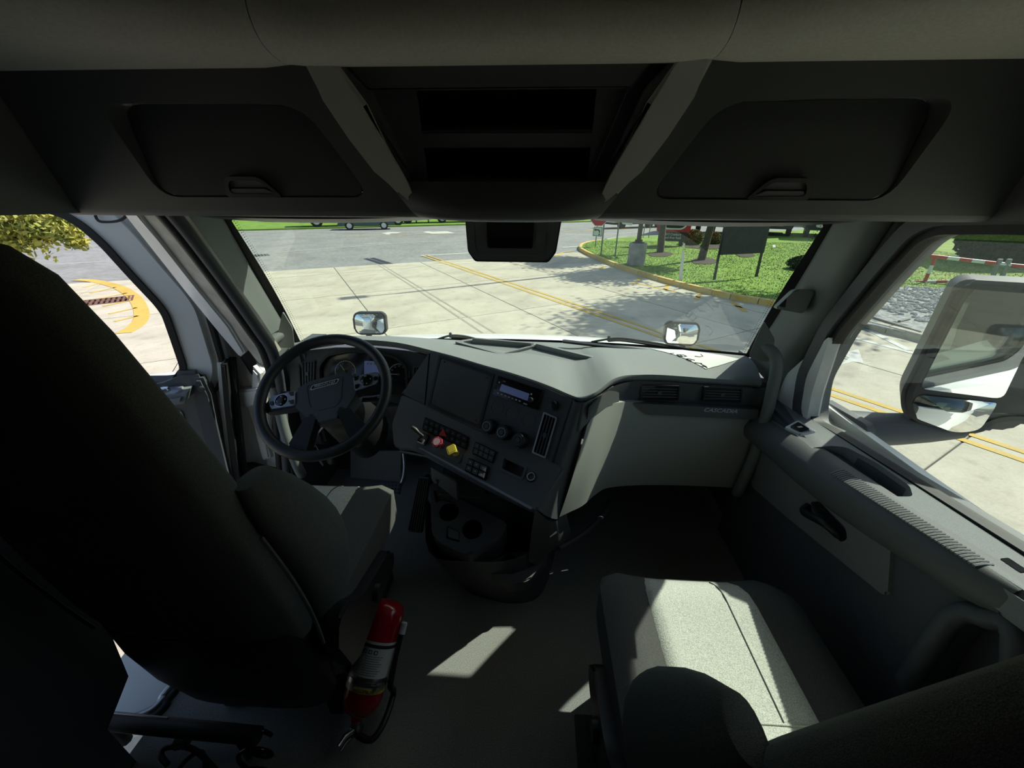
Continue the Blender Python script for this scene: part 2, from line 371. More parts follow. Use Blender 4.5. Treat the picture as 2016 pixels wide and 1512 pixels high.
# ---- headliner: three moulded panels with a rolled front edge
def liner_row(x):
    k = max(0, abs(x) - .30); yt = .785 - .42 * k ** 1.5
    return [(x, .885, 2.945), (x, .87, 2.926), (x, .835, 2.918 + .01 * k), (x, .80 - .25 * k ** 1.5, 2.925 + .02 * k), (x, yt, 2.942 + .06 * k), (x, yt + .002, 2.968 + .06 * k), (x, yt + .035, 2.99 + .05 * k), (x, yt + .075, 3.02), (x, yt + .085, 3.10), (x, yt + .02, 3.18), (x, -.4, 3.22), (x, -1.74, 3.22)]
ce = bpy.data.objects.new('ceiling', None); reg(ce, 'ceiling', None, (0, .8, 2.92)); struct(ce, 'grey-beige moulded headliner with a rolled front edge over the bins', 'ceiling')
for a, b in ((-1.06, -.3925), (-.3895, .3545), (.3575, 1.06)):
    rows = []; nx = 14
    for i in range(nx + 1):
        x = a + (b - a) * i / nx; r_ = liner_row(x)
        e = .004 if i in (0, nx) else 0
        rows.append([(p[0], p[1], p[2] + e) for p in r_])
    rows = [smoothline(r_, 3) for r_ in rows]
    grid('ceiling_panel', rows, LINER, ce, thick=.012, smooth=60)

# ---- overhead cabinet row: surround panels with recessed bin doors
BP = Fr((0, .938, 2.668), (1, 0, 0), Vector((0, -.262, -.058)))     # face of the cabinets, leaning over the driver
BP = Fr((0, .938, 2.668), (1, 0, 0), (0, -.975, -.21))
def mirror_pts(pts): return [(-a, b) for a, b in pts][::-1]
door_px = [(318, 388), (731, 389), (640, 268), (605, 226), (560, 206), (400, 203), (190, 203)]
dl = BP.pxs(door_px)
for s in (-1, 1):
    nm = 'driver' if s < 0 else 'passenger'
    L = dl if s < 0 else mirror_pts(dl)
    cab = thing('overhead_bin', 'charcoal overhead storage bin with flap door above the %s side of the windshield' % nm, 'storage bin', (s * .7, .95, 2.67), 'overhead bins above the windshield')
    inner = rnd(L, .045, 5); N = len(inner)
    # surround: outer polygon sampled radially so that it matches the inner loop
    x0, x1 = (-1.06, -.17) if s < 0 else (.17, 1.06)
    c0 = (sum(p[0] for p in inner) / N, sum(p[1] for p in inner) / N); outer = []
    for a, b in inner:
        dx, dy = a - c0[0], b - c0[1]; ts = []
        if dx > 0: ts.append((x1 - c0[0]) / dx)
        if dx < 0: ts.append((x0 - c0[0]) / dx)
        if dy > 0: ts.append((.285 - c0[1]) / dy)
        if dy < 0: ts.append((.0 - c0[1]) / dy)
        t = min(ts); outer.append((c0[0] + dx * t, c0[1] + dy * t))
    corners = [(x0, 0), (x1, 0), (x1, .285), (x0, .285)]
    bm = bmesh.new()
    def lip(a, b, h): return BP.p(a, b, h)
    # front ring + recess wall; recess is deep at the top and flush at the bottom
    rec = lambda b: -.004 - .05 * max(0, min(1, (b - .03) / .16))
    O = [bm.verts.new(lip(a, b, 0)) for a, b in outer]; I = [bm.verts.new(lip(a, b, 0)) for a, b in inner]; R_ = [bm.verts.new(lip(a, b, rec(b) - .004)) for a, b in inner]
    for i in range(N):
        j = (i + 1) % N; bm.faces.new((O[i], O[j], I[j], I[i])); bm.faces.new((I[i], I[j], R_[j], R_[i]))
    for cx, cy in corners:      # fill the corners left by the radial sampling
        cand = sorted(range(N), key=lambda i: (outer[i][0] - cx) ** 2 + (outer[i][1] - cy) ** 2)
        onx = [i for i in cand if abs(outer[i][0] - cx) < 1e-6]; ony = [i for i in cand if abs(outer[i][1] - cy) < 1e-6]
        if onx and ony:
            v = bm.verts.new(lip(cx, cy, 0))
            i, j = onx[0], ony[0]
            try: bm.faces.new((O[i], v, O[j]))
            except ValueError: pass
    fin(bm, 'surround', BIN, cab, 35)
    # rounded lower lip, lit from the windshield
    grid('lower_lip', [[BP.p(x0, .002, 0) + Vector((0, dy, dz)), BP.p(x1, .002, 0) + Vector((0, dy, dz))] for dy, dz in ((0, .004), (.004, -.006), (.014, -.013), (.03, -.016), (.28, -.004), (.30, .03))], BIN, cab, smooth=80)
    dpts = off(inner, -.004); bm = bmesh.new()
    top = [bm.verts.new(lip(a, b, rec(b) + .004)) for a, b in dpts]; bot = [bm.verts.new(lip(a, b, rec(b) - .02)) for a, b in dpts]
    bm.faces.new(top); bm.faces.new(bot[::-1])
    for i in range(len(dpts)): j = (i + 1) % len(dpts); bm.faces.new((bot[i], bot[j], top[j], top[i]))
    bmesh.ops.triangulate(bm, faces=[f for f in bm.faces if len(f.verts) > 4])
    dr = fin(bm, 'bin_door', BIN, cab, 30)
    hp = BP.pxs([(444, 349), (505, 349), (519, 356), (556, 386), (450, 386)]); hp = hp if s < 0 else mirror_pts(hp)
    hin = off(hp, -.006)
    ring('latch_frame', BP, rnd(off(hp, .002), .012), rnd(hin, .012), -.012, .004, BLACK, dr)
    ys = [b for _, b in hp]; ym = min(ys) + .46 * (max(ys) - min(ys))
    prism('latch_paddle', BP, rnd([p for p in ([(a, max(b, ym)) for a, b in hin])], .003), -.02, -.003, DASH, dr)
    prism('latch_lip', BP, rnd([(a, min(b, ym - .002)) for a, b in hin], .003), -.03, .002, BIN, dr)

# ---- centre overhead console
CP = Fr((0, .915, 2.672), (1, 0, 0), (0, -.965, -.26))
oc = thing('overhead_console', 'centre overhead console with two open shelves and grey side rails', 'console', (0, .93, 2.68))
raill = CP.pxs([(598, 117), (650, 104), (672, 135), (723, 205), (790, 345), (812, 372), (845, 420), (800, 395), (740, 335), (690, 270), (640, 195)])
for s in (-1, 1):
    L = raill if s < 0 else mirror_pts(raill)
    prism('side_rail', CP, L, -.05, .012, LINERG, oc, bev=.008)
# bowl-shaped lower face
rows = []
for i in range(13):
    u = -1 + 2 * i / 12; x = u * .205
    bul = .035 * (1 - abs(u) ** 3)
    rows.append([CP.p(x * 1.20, .058, -.006 + .3 * bul), CP.p(x * 1.14, .035, .004 + bul * .7), CP.p(x * 1.06, .012, .006 + bul), CP.p(x, -.008, .0 + bul * .95), CP.p(x * .95, -.022, -.02 + bul * .7), CP.p(x * .9, -.026, -.06), CP.p(x * .9, -.02, -.2)])
grid('lower_bowl', [smoothline(r_, 3) for r_ in rows], BIN, oc, smooth=80)
# cavity: back, top panel, divider, floor and side cheeks
cav = CP.pxs([(720, 178), (1242, 172), (1160, 362), (812, 362)])
tp = CP.pxs([(650, 104), (1308, 100), (1244, 176), (722, 180)])
prism('upper_panel', CP, tp, -.045, -.012, BIN, oc, bev=.004)
bk = off(cav, .010); prism('cavity_back', CP, bk, -.18, -.17, BIN, oc)
bm = bmesh.new(); N = 4
A_ = [bm.verts.new(CP.p(a, b, -.012)) for a, b in cav]; B_ = [bm.verts.new(CP.p(a, b, -.17)) for a, b in bk]
for i in range(4): bm.faces.new((A_[i], A_[(i + 1) % 4], B_[(i + 1) % 4], B_[i]))
fin(bm, 'cavity_lining', BIN, oc, 0)
cheek = CP.pxs([(660, 118), (722, 180), (812, 362), (830, 372), (800, 350), (725, 215)])
for s in (-1, 1): prism('cheek', CP, cheek if s < 0 else mirror_pts(cheek), -.04, -.002, BIN, oc)
prism('shelf_divider', CP, CP.pxs([(758, 263), (1205, 262), (1190, 297), (774, 298)]), -.168, -.03, BIN, oc, bev=.004)

# ================================================================ windshield and pillars
def ws_bot(u): return Vector((.975 * u, 1.90 - .37 * abs(u) ** 2.2, 2.02 + .09 * abs(u) ** 2.2))
def ws_top(u): return Vector((.985 * u, 1.475 - .145 * abs(u) ** 2.2, 2.664 - .010 * u * u))
def ws(u, t):
    p = ws_bot(u).lerp(ws_top(u), t); p.y += .035 * math.sin(math.pi * t); p.x += .03 * u * math.sin(math.pi * t); return p
us = [-1 + 2 * i / 32 for i in range(33)]
wsd = grid('window_1', [[ws(u, t / 8) for u in us] for t in range(9)], GLASS, smooth=80)
struct(wsd, 'curved green-tinted windshield across the cab front', 'windshield')
# black ceramic band round the glass edge
def band(name, path_in, path_out): return grid(name, [path_out, path_in], BLACK, wsd, smooth=80)
e = Vector((0, -.004, -.002))
for s in (-1, 1):
    band('frit_band', [ws(s * (.975 - .012 * math.sin(math.pi * t / 20)), t / 20) + e for t in range(21)], [ws(s, t / 20) + e for t in range(21)])
    cr = [ws(s * (.972 - .12 * (1 - math.sin(k / 8 * math.pi / 2))), 1 - .09 * (1 - math.cos(k / 8 * math.pi / 2))) + e for k in range(9)]
    cr = [ws(s * (.978 - .05 * k / 8), .93 + .07 * math.sin(k / 8 * math.pi / 2)) + e for k in range(9)]
    band('frit_corner', cr, [ws(s, 1.0) + e] * 9)
band('frit_band', [ws(u * .99, .03) + e for u in us], [ws(u, 0) + e for u in us])
# fine dot row along the glass edge
bm = bmesh.new()
for s in (-1, 1):
    for k in range(70):
        for j in range(2):
            t = (k + .5 * j) / 70; p = ws(s * (.968 - .007 * j - .012 * math.sin(math.pi * t)), t) + e
            r_ = .0018 - .0005 * j
            bm.faces.new([bm.verts.new(p + Vector((r_ * math.cos(q * math.pi / 3), 0, r_ * math.sin(q * math.pi / 3)))) for q in range(6)])
fin(bm, 'frit_dots', BLACK, wsd, 0)['kind'] = 'stuff'
# upper windshield frame
fr_rows = []
for u in us:
    p = ws_top(u); drop = .018 * (1 - abs(u) ** 6)
    fr_rows.append([p + Vector((0, -.07, .012)), p + Vector((0, -.065, -.004 - drop * .4)), p + Vector((0, -.04, -.009 - drop * .55)), p + Vector((0, .0, -.011 - drop * .55)), p + Vector((0, .03, .0)), p + Vector((0, .03, .05))])
struct(grid('trim_1', fr_rows, PILLAR, smooth=80), 'slim grey frame strip along the windshield top', 'trim')
# A-pillars
def pillar(s):
    rows = []
    for k in range(25):
        t = k / 24
        a = ws(s, t * 1.06 - .03); a = a + Vector((-s * .014, -.012, 0))
        zz = a.z
        # door-side edge of the pillar runs back and up
        b = Vector((s * (1.055 - .02 * t), 1.405 - .215 * t, 2.01 + .66 * t))
        m1 = a.lerp(b, .30) + Vector((-s * .010, -.022, 0)); m2 = a.lerp(b, .68) + Vector((-s * .018, -.026, 0))
        rows.append([a + Vector((s * .035, .03, 0)), a, m1, m2, b, b + Vector((s * .05, .02, 0))])
    g = grid('trim_pillar_' + ('left' if s < 0 else 'right'), [smoothline(r_, 4) for r_ in rows], PILLAR, smooth=70)
    struct(g, 'grey windshield pillar cover on the %s side' % ('driver' if s < 0 else 'passenger'), 'pillar trim')
    # outer painted pillar and seals
    ob = [Vector((s * (1.10 - .02 * t / 12), 1.43 - .235 * t / 12, 2.01 + .69 * t / 12)) for t in range(13)]
    tube('pillar_seal', [p + Vector((-s * .025, -.028, 0)) for p in ob], .022, RUBBER, g, n=8)
    tube('pillar_skin', [p + Vector((s * .02, .05, 0)) for p in ob], .055, WHITE, g, n=8)
    return g
PIL = {s: pillar(s) for s in (-1, 1)}
# sensor bump on the passenger pillar
c = on(1549, 590, Y=1.37)
sb = thing('pillar_sensor', 'small dark sensor housing bulging from the passenger pillar edge', 'sensor', c)
F = Fr(c, (1, .35, 0), (-.35, -1, .2))
bm = bmesh.new(); bm_prism(bm, F, rnd([(-.034, -.028), (.05, -.05), (.075, .03), (.02, .035)], .014), -.04, .014, .01); fin(bm, 'housing', PILLAR, sb)
prism('lens', F, rnd([(-.026, -.02), (-.006, -.026), (-.004, .004)], .003), .012, .0165, BLACK, sb)
# grab handles
for s in (-1, 1):
    nm = 'driver' if s < 0 else 'passenger'
    base = on(1520, 705, Y=1.335); X0 = base.x
    pts = [(X0 - .02, 1.375, 2.215), (X0, 1.335, 2.20), (X0 + .012, 1.315, 2.16), (X0 + .022, 1.31, 2.06), (X0 + .026, 1.30, 1.93), (X0 + .016, 1.28, 1.80), (X0 - .002, 1.27, 1.66), (X0 + .006, 1.29, 1.60), (X0 + .05, 1.34, 1.58)]
    pts = [(s * p[0], p[1], p[2]) for p in pts]
    gh = thing('grab_handle', 'grey grab handle running down the %s side windshield pillar' % nm, 'grab handle', (s * X0, 1.3, 1.6), 'pillar grab handles')
    tube('bar', smoothline(pts, 5), .020, PILLAR, gh, n=12)
    cp = Vector((s * (X0 - .028), 1.368, 2.23)); Fc = Fr(cp, (1, 0, 0), (-s * .5, -.85, .1))
    prism('mounting_cover', Fc, rnd([(-.035, -.06), (.03, -.07), (.035, .01), (-.012 * s, .075)], .012), -.02, .008, PILLAR, gh, bev=.004)

# ---- sun visors folded up under the header
for s in (-1, 1):
    v = thing('sun_visor', 'dark folded sun visor under the header on the %s side' % ('driver' if s < 0 else 'passenger'), 'sun visor', (s * .55, 1.05, 2.655), 'sun visors')
    rows = []
    for i in range(17):
        q = i / 16; x = s * (.24 + .68 * q); d = math.sin(math.pi * min(1, max(0, q * .92 + .06))) ** .5
        yv = 1.33 - .10 * q * q; rows.append([(x, yv - .12, 2.666), (x, yv - .12, 2.656 - .018 * d), (x, yv - .06, 2.650 - .026 * d), (x, yv, 2.646 - .024 * d), (x, yv + .01, 2.666)])
    grid('visor_body', rows, BLACK, v, smooth=60)
    tube('visor_rod', [(s * .24, 1.335, 2.660), (s * .92, 1.24, 2.662)], .005, DASH, v, n=8)

# ---- forward camera housing on the glass
hc = thing('camera_housing', 'black box camera housing hanging at the windshield top centre', 'camera housing', (0, 1.42, 2.50))
HF = Fr((-.015, 1.40, 2.575), (1, 0, 0), (0, -1, .12))
hp = [(-.160, .085), (-.152, -.046), (-.130, -.076), (.124, -.076), (.147, -.046), (.164, .085)]
prism('shell', HF, rnd(off(hp, .006), .01), -.085, -.02, BLACK, hc)
prism('face_bezel', HF, rnd(hp, .02), -.03, 0, DASH, hc, bev=.008)
ring('edge_line', HF, rnd(off([(-.132, .07), (-.128, -.042), (-.11, -.058), (.10, -.058), (.118, -.042), (.124, .07)], .0025), .012), rnd([(-.132, .07), (-.128, -.042), (-.11, -.058), (.10, -.058), (.118, -.042), (.124, .07)], .012), -.001, .0015, GREYD, hc)
prism('display_glass', HF, rnd([(-.088, .06), (-.084, -.036), (.070, -.036), (.074, .06)], .008), -.004, .003, GLOSSB, hc)
for a in (-.108, .098): prism('side_button', HF, rrect(a - .016, -.018, a + .016, .02, .003), -.002, .003, BIN, hc)
prism('top_bracket', Fr((0, 1.38, 2.650), (1, 0, 0), (0, 0, 1)), rrect(-.19, -.05, .19, .06, .02), -.006, .006, LINERG, hc)
# ================================================================ passenger door (closed)
DR = thing('door_1', 'closed passenger door with grey inner panel, window sill tray and pull handle', 'door', (1.08, .75, 1.28), kind='structure')
DX = Fr((1.06, 0, 0), (0, 1, 0), (-1, 0, 0))      # u = forward, v = -? chosen below
# frame on the door plane: a = Y, b = Z
G = YZ(1.065)
win = G.pxs([(1640, 846), (1612, 832), (1602, 808), (1612, 745), (1660, 655), (1755, 545), (1822, 474), (1862, 457), (2016, 456)]) + [(.38, 2.655), (.33, 2.62), (.31, 2.14), (.36, 2.095)]
win = rnd(win, .03, 3)
prism('window_glass', G, win, -.004, 0, GLASS2, DR)
ring('window_seal', G, off(win, .016), off(win, -.006), -.012, .022, RUBBER, DR)
ring('inner_frame', G, off(win, .060), off(win, .014), -.01, .036, DASH, DR)
ring('seal_bead', G, off(win, .088), off(win, .064), -.01, .018, RUBBER, DR)
ring('outer_frame', G, off(win, .10), off(win, .020), -.045, -.012, WHITE, DR)
ring('outer_seal', G, off(win, .022), off(win, .002), -.050, -.012, GREYD, DR)
prism('outer_skin', G, [(.24, 1.15), (1.42, 1.15), (1.42, 2.02), (1.30, 2.03), (.9, 2.03), (.24, 2.04)], -.085, -.06, WHITE, DR)
# triangular corner plate ahead of the window
prism('corner_plate', YZ(1.04), rnd([(1.20, 1.95), (1.40, 1.95), (1.385, 2.10), (1.25, 2.30), (1.235, 2.10)], .02), -.03, .01, WHITED, DR)
# inner panel: dark body with lighter insert
sill_z = 2.025
bodyp = box('inner_panel', (.965, .22, FZ + .03), (1.04, 1.40, 1.99), DASH, DR, bev=.01)
# window sill shelf with pocket
sill = box('sill_shelf', (.925, .22, 1.955), (1.052, 1.385, sill_z), PADTOP, DR, bev=.012, seg=3)
pk = [on(*p, Z=sill_z) for p in [(1612, 884), (1640, 882), (1700, 912), (1785, 975), (1790, 1000), (1752, 985), (1690, 950)]]
S = frZ((0, 0, sill_z))
pocket = [(.955, 1.06), (1.0, 1.045), (1.024, 1.02), (1.035, .93), (1.03, .82), (1.005, .78), (.968, .787), (.950, .863), (.952, .958)]
cut(sill, [prism('c', S, rnd(pocket, .012), -.055, .01, BLACK)])
prism('pocket_floor', S, rnd(off(pocket, .002), .012), -.056, -.05, PADTOP, DR)
# armrest roll below the shelf, ribbed along its top
rows = []
for i in range(25):
    q = i / 24; y = 1.36 - .86 * q; w_ = .07 + .015 * math.sin(math.pi * q); dr = .05 + .055 * math.sin(math.pi * min(1, q * 1.05)) ** 1.5
    if q > .9: w_ *= max(.15, 1 - ((q - .9) / .1) ** 2 * .85); dr *= max(.15, 1 - ((q - .9) / .1) ** 2 * .85)
    dr *= .62; rows.append([(.985, y, 2.018), (.95, y, 2.026), (.932 - w_ * .1, y, 2.020), (.927 - w_ * .25, y, 1.995), (.93 - w_ * .2, y, 1.965 - dr * .3), (.95, y, 1.955 - dr), (.985, y, 1.95 - dr)])
grid('armrest', [smoothline(r_, 3) for r_ in rows], GREYD, DR, smooth=80)
bm = bmesh.new()
for k in range(46):
    y = .56 + .36 * k / 45; bm_tube(bm, [(.920, y, 2.0215), (.935, y, 2.0265), (.952, y, 2.0265)], .0032, 6)
fin(bm, 'grip_rib', PADTOP, DR)['kind'] = 'stuff'
# the belt line climbs towards the rear of the door: tilt shelf, pocket and armrest together
def shear_belt(o):
    y0 = WO[o.name].y; z_ = Matrix(); 
    x0_ = WO[o.name].x
    for v in o.data.vertices:
        w_ = max(0, min(1, (v.co.x + x0_ - .92) / .13)); v.co.z += w_ * .027 + (.80 - (v.co.y + y0)) * (.09 * w_ + .20 * (1 - w_))
for o_ in [x for x in bpy.data.objects if x.parent == DR and x.name.split('.')[0] in ('sill_shelf', 'pocket_floor', 'armrest', 'grip_rib')]: shear_belt(o_)
# insert and pull handle
IX = YZ(.967)
ins = IX.pxs([(1562, 872), (1765, 1062), (1757, 1172), (1745, 1170), (1560, 1022), (1482, 955), (1510, 870)])
din = prism('door_insert', IX, rnd(ins, .02), -.004, .012, mat('door_grey', (.19, .195, .19), .55, bump=.25, bscale=800), DR, bev=.006)
hx = YZ(.955)
hpx = hx.pxs([(1595, 988), (1612, 986), (1665, 1040), (1668, 1062), (1655, 1068), (1602, 1008)])
for o_ in (bodyp, din): cut(o_, [prism('c', hx, rnd(hpx, .01), -.045, .03, DASH)])      # a real recess behind the handle
p0, p1 = IX.px(1600, 995), IX.px(1660, 1058)
tube('pull_handle', smoothline([IX.p(p0[0], p0[1], .008), IX.p(p0[0] - .02, p0[1] - .01, .035), IX.p(p1[0] + .03, p1[1] + .02, .038), IX.p(p1[0], p1[1], .008)], 5), [.006] + [.012] * 14 + [.008], BLACK, DR, n=8)
# lower map pocket rim
MX = YZ(.962)
mp = [MX.px(*p) for p in [(1795, 1345), (1850, 1262), (1880, 1222), (1912, 1207), (1950, 1217), (2016, 1262)]] + [(.36, 1.72)]
tube('pocket_rim', smoothline([MX.p(a, b, .012) for a, b in mp], 5), .020, DASH, DR, n=10)
cut(bodyp, [prism('c', MX, [MX.px(*p) for p in [(1820, 1340), (1860, 1268), (1890, 1232), (1915, 1220), (1948, 1230), (2016, 1275)]] + [(.36, 1.60)], -.055, .03, DASH)])      # a real map pocket
# window switch on the shelf
S = Fr((0, .80, sill_z + .016), (1, 0, 0), (-.2, .17, .97))
F = S.at(*S.px(1574, 848), h=.001)
sw = [(a - S.px(1574, 848)[0], b - S.px(1574, 848)[1]) for a, b in S.pxs([(1545, 846), (1571, 832), (1606, 853), (1575, 860)])]
wsx = prism('switch_bezel', F, rnd(sw, .003), 0, .006, SILVER, DR, bev=.002)
prism('window_switch', F, rnd(off(sw, -.009), .003), .004, .009, GLOSSB, wsx)
prism('switch_mark', F, rrect(-.004, -.004, .006, .004, .001), .009, .0094, PALE, wsx)
for k_ in range(4): prism('embossed_mark', S.at(*S.px(1985 + 9 * k_, 1104 + 6 * k_)), rrect(-.006, -.004, .004, .004, .001), -.001, .0012, GREYD, DR)

# ================================================================ exterior mirror on the passenger door
MI = thing('side_mirror', 'tall black exterior mirror outside the passenger window with flat and convex glass', 'mirror', (1.40, 1.13, 1.98))
MF = Fr((1.40, 1.12, 2.27), (.79, -.61, 0), (-.61, -.79, 0))
hs = MF.pxs([(1892, 545), (1925, 540), (2016, 540)]); hs_top = hs[0][1]
house = rnd(MF.pxs([(1884, 548), (1772, 772), (1774, 806), (1796, 834), (1926, 858), (1974, 828)]) + [(.20, -.14), (.26, .10), (.27, hs_top - .01), (.10, hs_top + .006)], .035, 4)
prism('housing', MF, house, -.11, .012, mat('mirror_shell', (.045, .047, .05), .5), MI, bev=.014)
ring('rim', MF, off(house, -.012), off(house, -.026), .008, .02, BLACK, MI)
gl = rnd(MF.pxs([(1922, 562), (1898, 590), (1810, 762), (1972, 782), (2016, 690)]) + [(.225, .05), (.238, hs_top - .035)], .02, 4)
prism('flat_glass', MF, gl, .012, .016, MIRROR, MI)
cv = rnd(MF.pxs([(1806, 773), (1792, 800), (1800, 818), (1880, 846), (1926, 842), (1956, 800), (1962, 790)]), .02, 4)
# convex glass: a gently domed fan
cx = sum(a for a, b in cv) / len(cv); cy = sum(b for a, b in cv) / len(cv); bm = bmesh.new(); L = []
for k in range(7):
    f = 1 - k / 7; RM = max((a - cx) ** 2 + (b - cy) ** 2 for a, b in cv); L.append([bm.verts.new(MF.p(cx + (a - cx) * f, cy + (b - cy) * f, .013 + .022 * (1 - f * f * ((a - cx) ** 2 + (b - cy) ** 2) / RM))) for a, b in cv])
for k in range(6):
    for i in range(len(cv)): j = (i + 1) % len(cv); bm.faces.new((L[k][i], L[k][j], L[k + 1][j], L[k + 1][i]))
bm.faces.new(L[-1]); fin(bm, 'convex_glass', MIRROR, MI, 180)
# arm from the door to the housing
A0, A1 = Vector((1.13, 1.235, 1.965)), MF.p(*MF.px(1880, 850), -.05)
arows = []
for q, s_ in ((0, 1.25), (.25, 1.1), (.55, .95), (.8, .85), (1.0, .75)):
    c = A0.lerp(A1, q) + Vector((0, 0, -.012 * math.sin(math.pi * q)))
    arows.append([c + Vector((0, .07 * s_ * math.cos(t), .052 * s_ * math.sin(t))) for t in [2 * math.pi * k / 14 for k in range(14)]])
grid('arm', arows, DASH, MI, cu=True, caps=True, smooth=70)
prism('arm_base', YZ(1.15, 1), rnd([(1.10, 1.88), (1.34, 1.88), (1.34, 2.03), (1.10, 2.05)], .03), -.01, .02, DASH, MI, bev=.006)

# ================================================================ driver door (swung open)
TH = math.radians(65)
LD = thing('door_2', 'open driver door with white frame, dark inner panel and mirror switches', 'door', (-1.2, 1.25, 1.2), kind='structure')
OF = Fr((-1.13, 1.28, 0), (math.sin(TH), math.cos(TH), 0), (math.cos(TH), -math.sin(TH), 0))
dwin_px = [(356, 722), (352, 742), (330, 749), (180, 752), (60, 752)]
dtop_px = [(60, 413), (118, 424), (158, 447), (200, 484), (255, 545), (305, 598), (320, 618), (335, 660)]
dwin = OF.pxs(dwin_px); dtop = OF.pxs(dtop_px)
A = OF.px(60, 413)
winl = dwin + [(-.80, OF.px(60, 752)[1]), (-.82, A[1] - .04), (-.78, A[1] + .02)] + dtop
winl = rnd(winl, .02, 3)
wf = off(winl, .020); wo_ = off(winl, .135)
# limit the outer outline below the belt line
ring('glass_run', OF, wf, winl, -.05, .012, RUBBER, LD)
ring('door_frame', OF, off(winl, .095), off(winl, .018), -.06, .0, WHITE, LD)
ring('frame_step', OF, off(winl, .118), off(winl, .094), -.075, -.022, WHITED, LD)
ring('frame_seal', OF, off(winl, .128), off(winl, .116), -.085, -.01, RUBBER, LD)
ring('door_outer_lip', OF, off(winl, .138), off(winl, .127), -.12, -.05, WHITE, LD)
belt = OF.px(345, 750)[1]; hx_ = OF.px(452, 800)[0]
prism('outer_skin', OF, [(hx_ + .02, 1.16), (hx_ + .02, belt - .02), (-.9, belt - .02), (-.9, 1.16)], -.16, -.12, WHITE, LD)
# inner panel with sill, corner turret and lighter insert
ipx = OF.pxs([(352, 727), (386, 727), (390, 737), (405, 737), (420, 770), (432, 830), (455, 930), (470, 985)])
ip = ipx + [(ipx[-1][0] + .01, 1.30), (-.85, 1.30), (-.85, OF.px(330, 753)[1]), OF.px(330, 753), OF.px(350, 745)]
prism('inner_panel', OF, ip, -.03, .03, GREYD, LD, bev=.012)
cp_ = OF.pxs([(386, 737), (405, 737), (420, 770), (432, 830), (455, 930), (470, 985), (440, 985), (405, 840), (388, 775)])
prism('edge_panel', OF, cp_, .02, .042, DASH, LD, bev=.01)
sp = OF.pxs([(300, 755), (385, 752), (380, 772), (300, 778)])
slf = prism('sill_shelf', OF, [(-.85, sp[0][1])] + [sp[1], sp[2]] + [(-.85, sp[2][1] - .01)], .02, .11, PADTOP, LD, bev=.012)
Sd = Fr(OF.p(sp[1][0] - .06, sp[1][1] + .002, .065), OF.u, (0, 0, 1))
swp = prism('switch_panel', Sd, rrect(-.16, -.03, .035, .035, .01), -.004, .004, SILVER, LD, bev=.002)
lathe('mirror_knob', Sd.at(-.015, 0, .004), [(.017, 0), (.019, .004), (.015, .012), (.003, .014)], CHROME, swp, 18)
for k in range(3): prism('window_switch', Sd, rrect(-.15 + .034 * k, -.02, -.122 + .034 * k, .02, .003), .002, .010, GLOSSB, swp, bev=.002)
ipn = OF.pxs([(300, 799), (360, 798), (366, 806), (377, 860), (380, 880), (330, 860)])
prism('grey_insert', OF, rnd([(-.75, ipn[0][1])] + ipn[1:4] + [(ipn[4][0] + .01, ipn[4][1] - .25), (-.75, ipn[4][1] - .3)], .01), .026, .036, GREY, LD, bev=.004)
lathe('panel_button', OF.at(*OF.px(403, 757), .042), [(.012, 0), (.012, .002), (.006, .004), (.001, .0045)], GREYD, LD, 14)
# door edge: white flange with black weatherstrips
for nm, x0, x1, h, m in (('edge_flange', 426, 440, .0, WHITED), ('edge_strip', 436, 447, .018, RUBBER), ('edge_strip', 449, 457, -.02, RUBBER)):
    q = OF.pxs([(x0, 715), (x1, 715), (x1 + 8, 800), (x1 + 22, 930), (x1 + 28, 985), (x0 + 28, 985), (x0 + 22, 930), (x0 + 8, 800)])
    q[4] = (q[3][0] + .01, 1.25); q[5] = (q[6][0] + .01, 1.25)
    prism(nm, OF, q, -.07, h, m, LD, bev=.006)
# cables looping from the header by the door
tube('cable_loop', smoothline([on(185, 405, Y=1.2), on(190, 430, Y=1.2), on(205, 437, Y=1.2), on(240, 432, Y=1.2), on(262, 405, Y=1.2)], 6), .004, RUBBER, LD, n=6)

# ---- painted door jamb and hinges
JB = thing('door_jamb', 'white dusty painted hinge pillar and jamb beside the open driver door', 'door jamb', (-1.12, 1.4, 1.25), kind='structure')
JF = Fr((-1.125, 1.43, 0), (.25, .97, 0), (-.97, .25, 0)); JF = Fr((-1.08, 1.36, 0), (.97, -.25, 0), (-.25, -.97, 0)); JU = Fr((-1.08, 1.36, 2.0), (.97, -.25, 0), (-.25, -.91, -.33))
up = JU.pxs([(258, 400), (310, 400), (350, 452), (430, 560), (490, 640), (535, 705), (512, 722), (478, 680), (455, 640), (380, 555), (310, 465)])
prism('upper_jamb', JU, up, -.05, .0, BEIGE, JB, bev=.01)
up2 = JU.pxs([(236, 400), (262, 400), (318, 470), (385, 556), (455, 640), (486, 692), (476, 700), (440, 655), (370, 568), (300, 478)])
prism('jamb_flange', JU, up2, -.03, .012, WHITE, JB, bev=.006)
low = JF.pxs([(436, 672), (470, 690), (508, 735), (516, 775), (522, 850), (540, 895), (548, 960), (470, 960), (458, 860), (446, 760)])
low[6] = (low[6][0], 1.25); low[7] = (low[7][0] + .01, 1.25)
prism('hinge_pillar', JF, low, -.06, -.012, WHITED, JB, bev=.012)
prism('pillar_rib', JF, JF.pxs([(500, 720), (514, 735), (520, 850), (535, 900), (520, 905), (508, 850), (500, 780)]), -.012, .012, WHITED, JB, bev=.008)
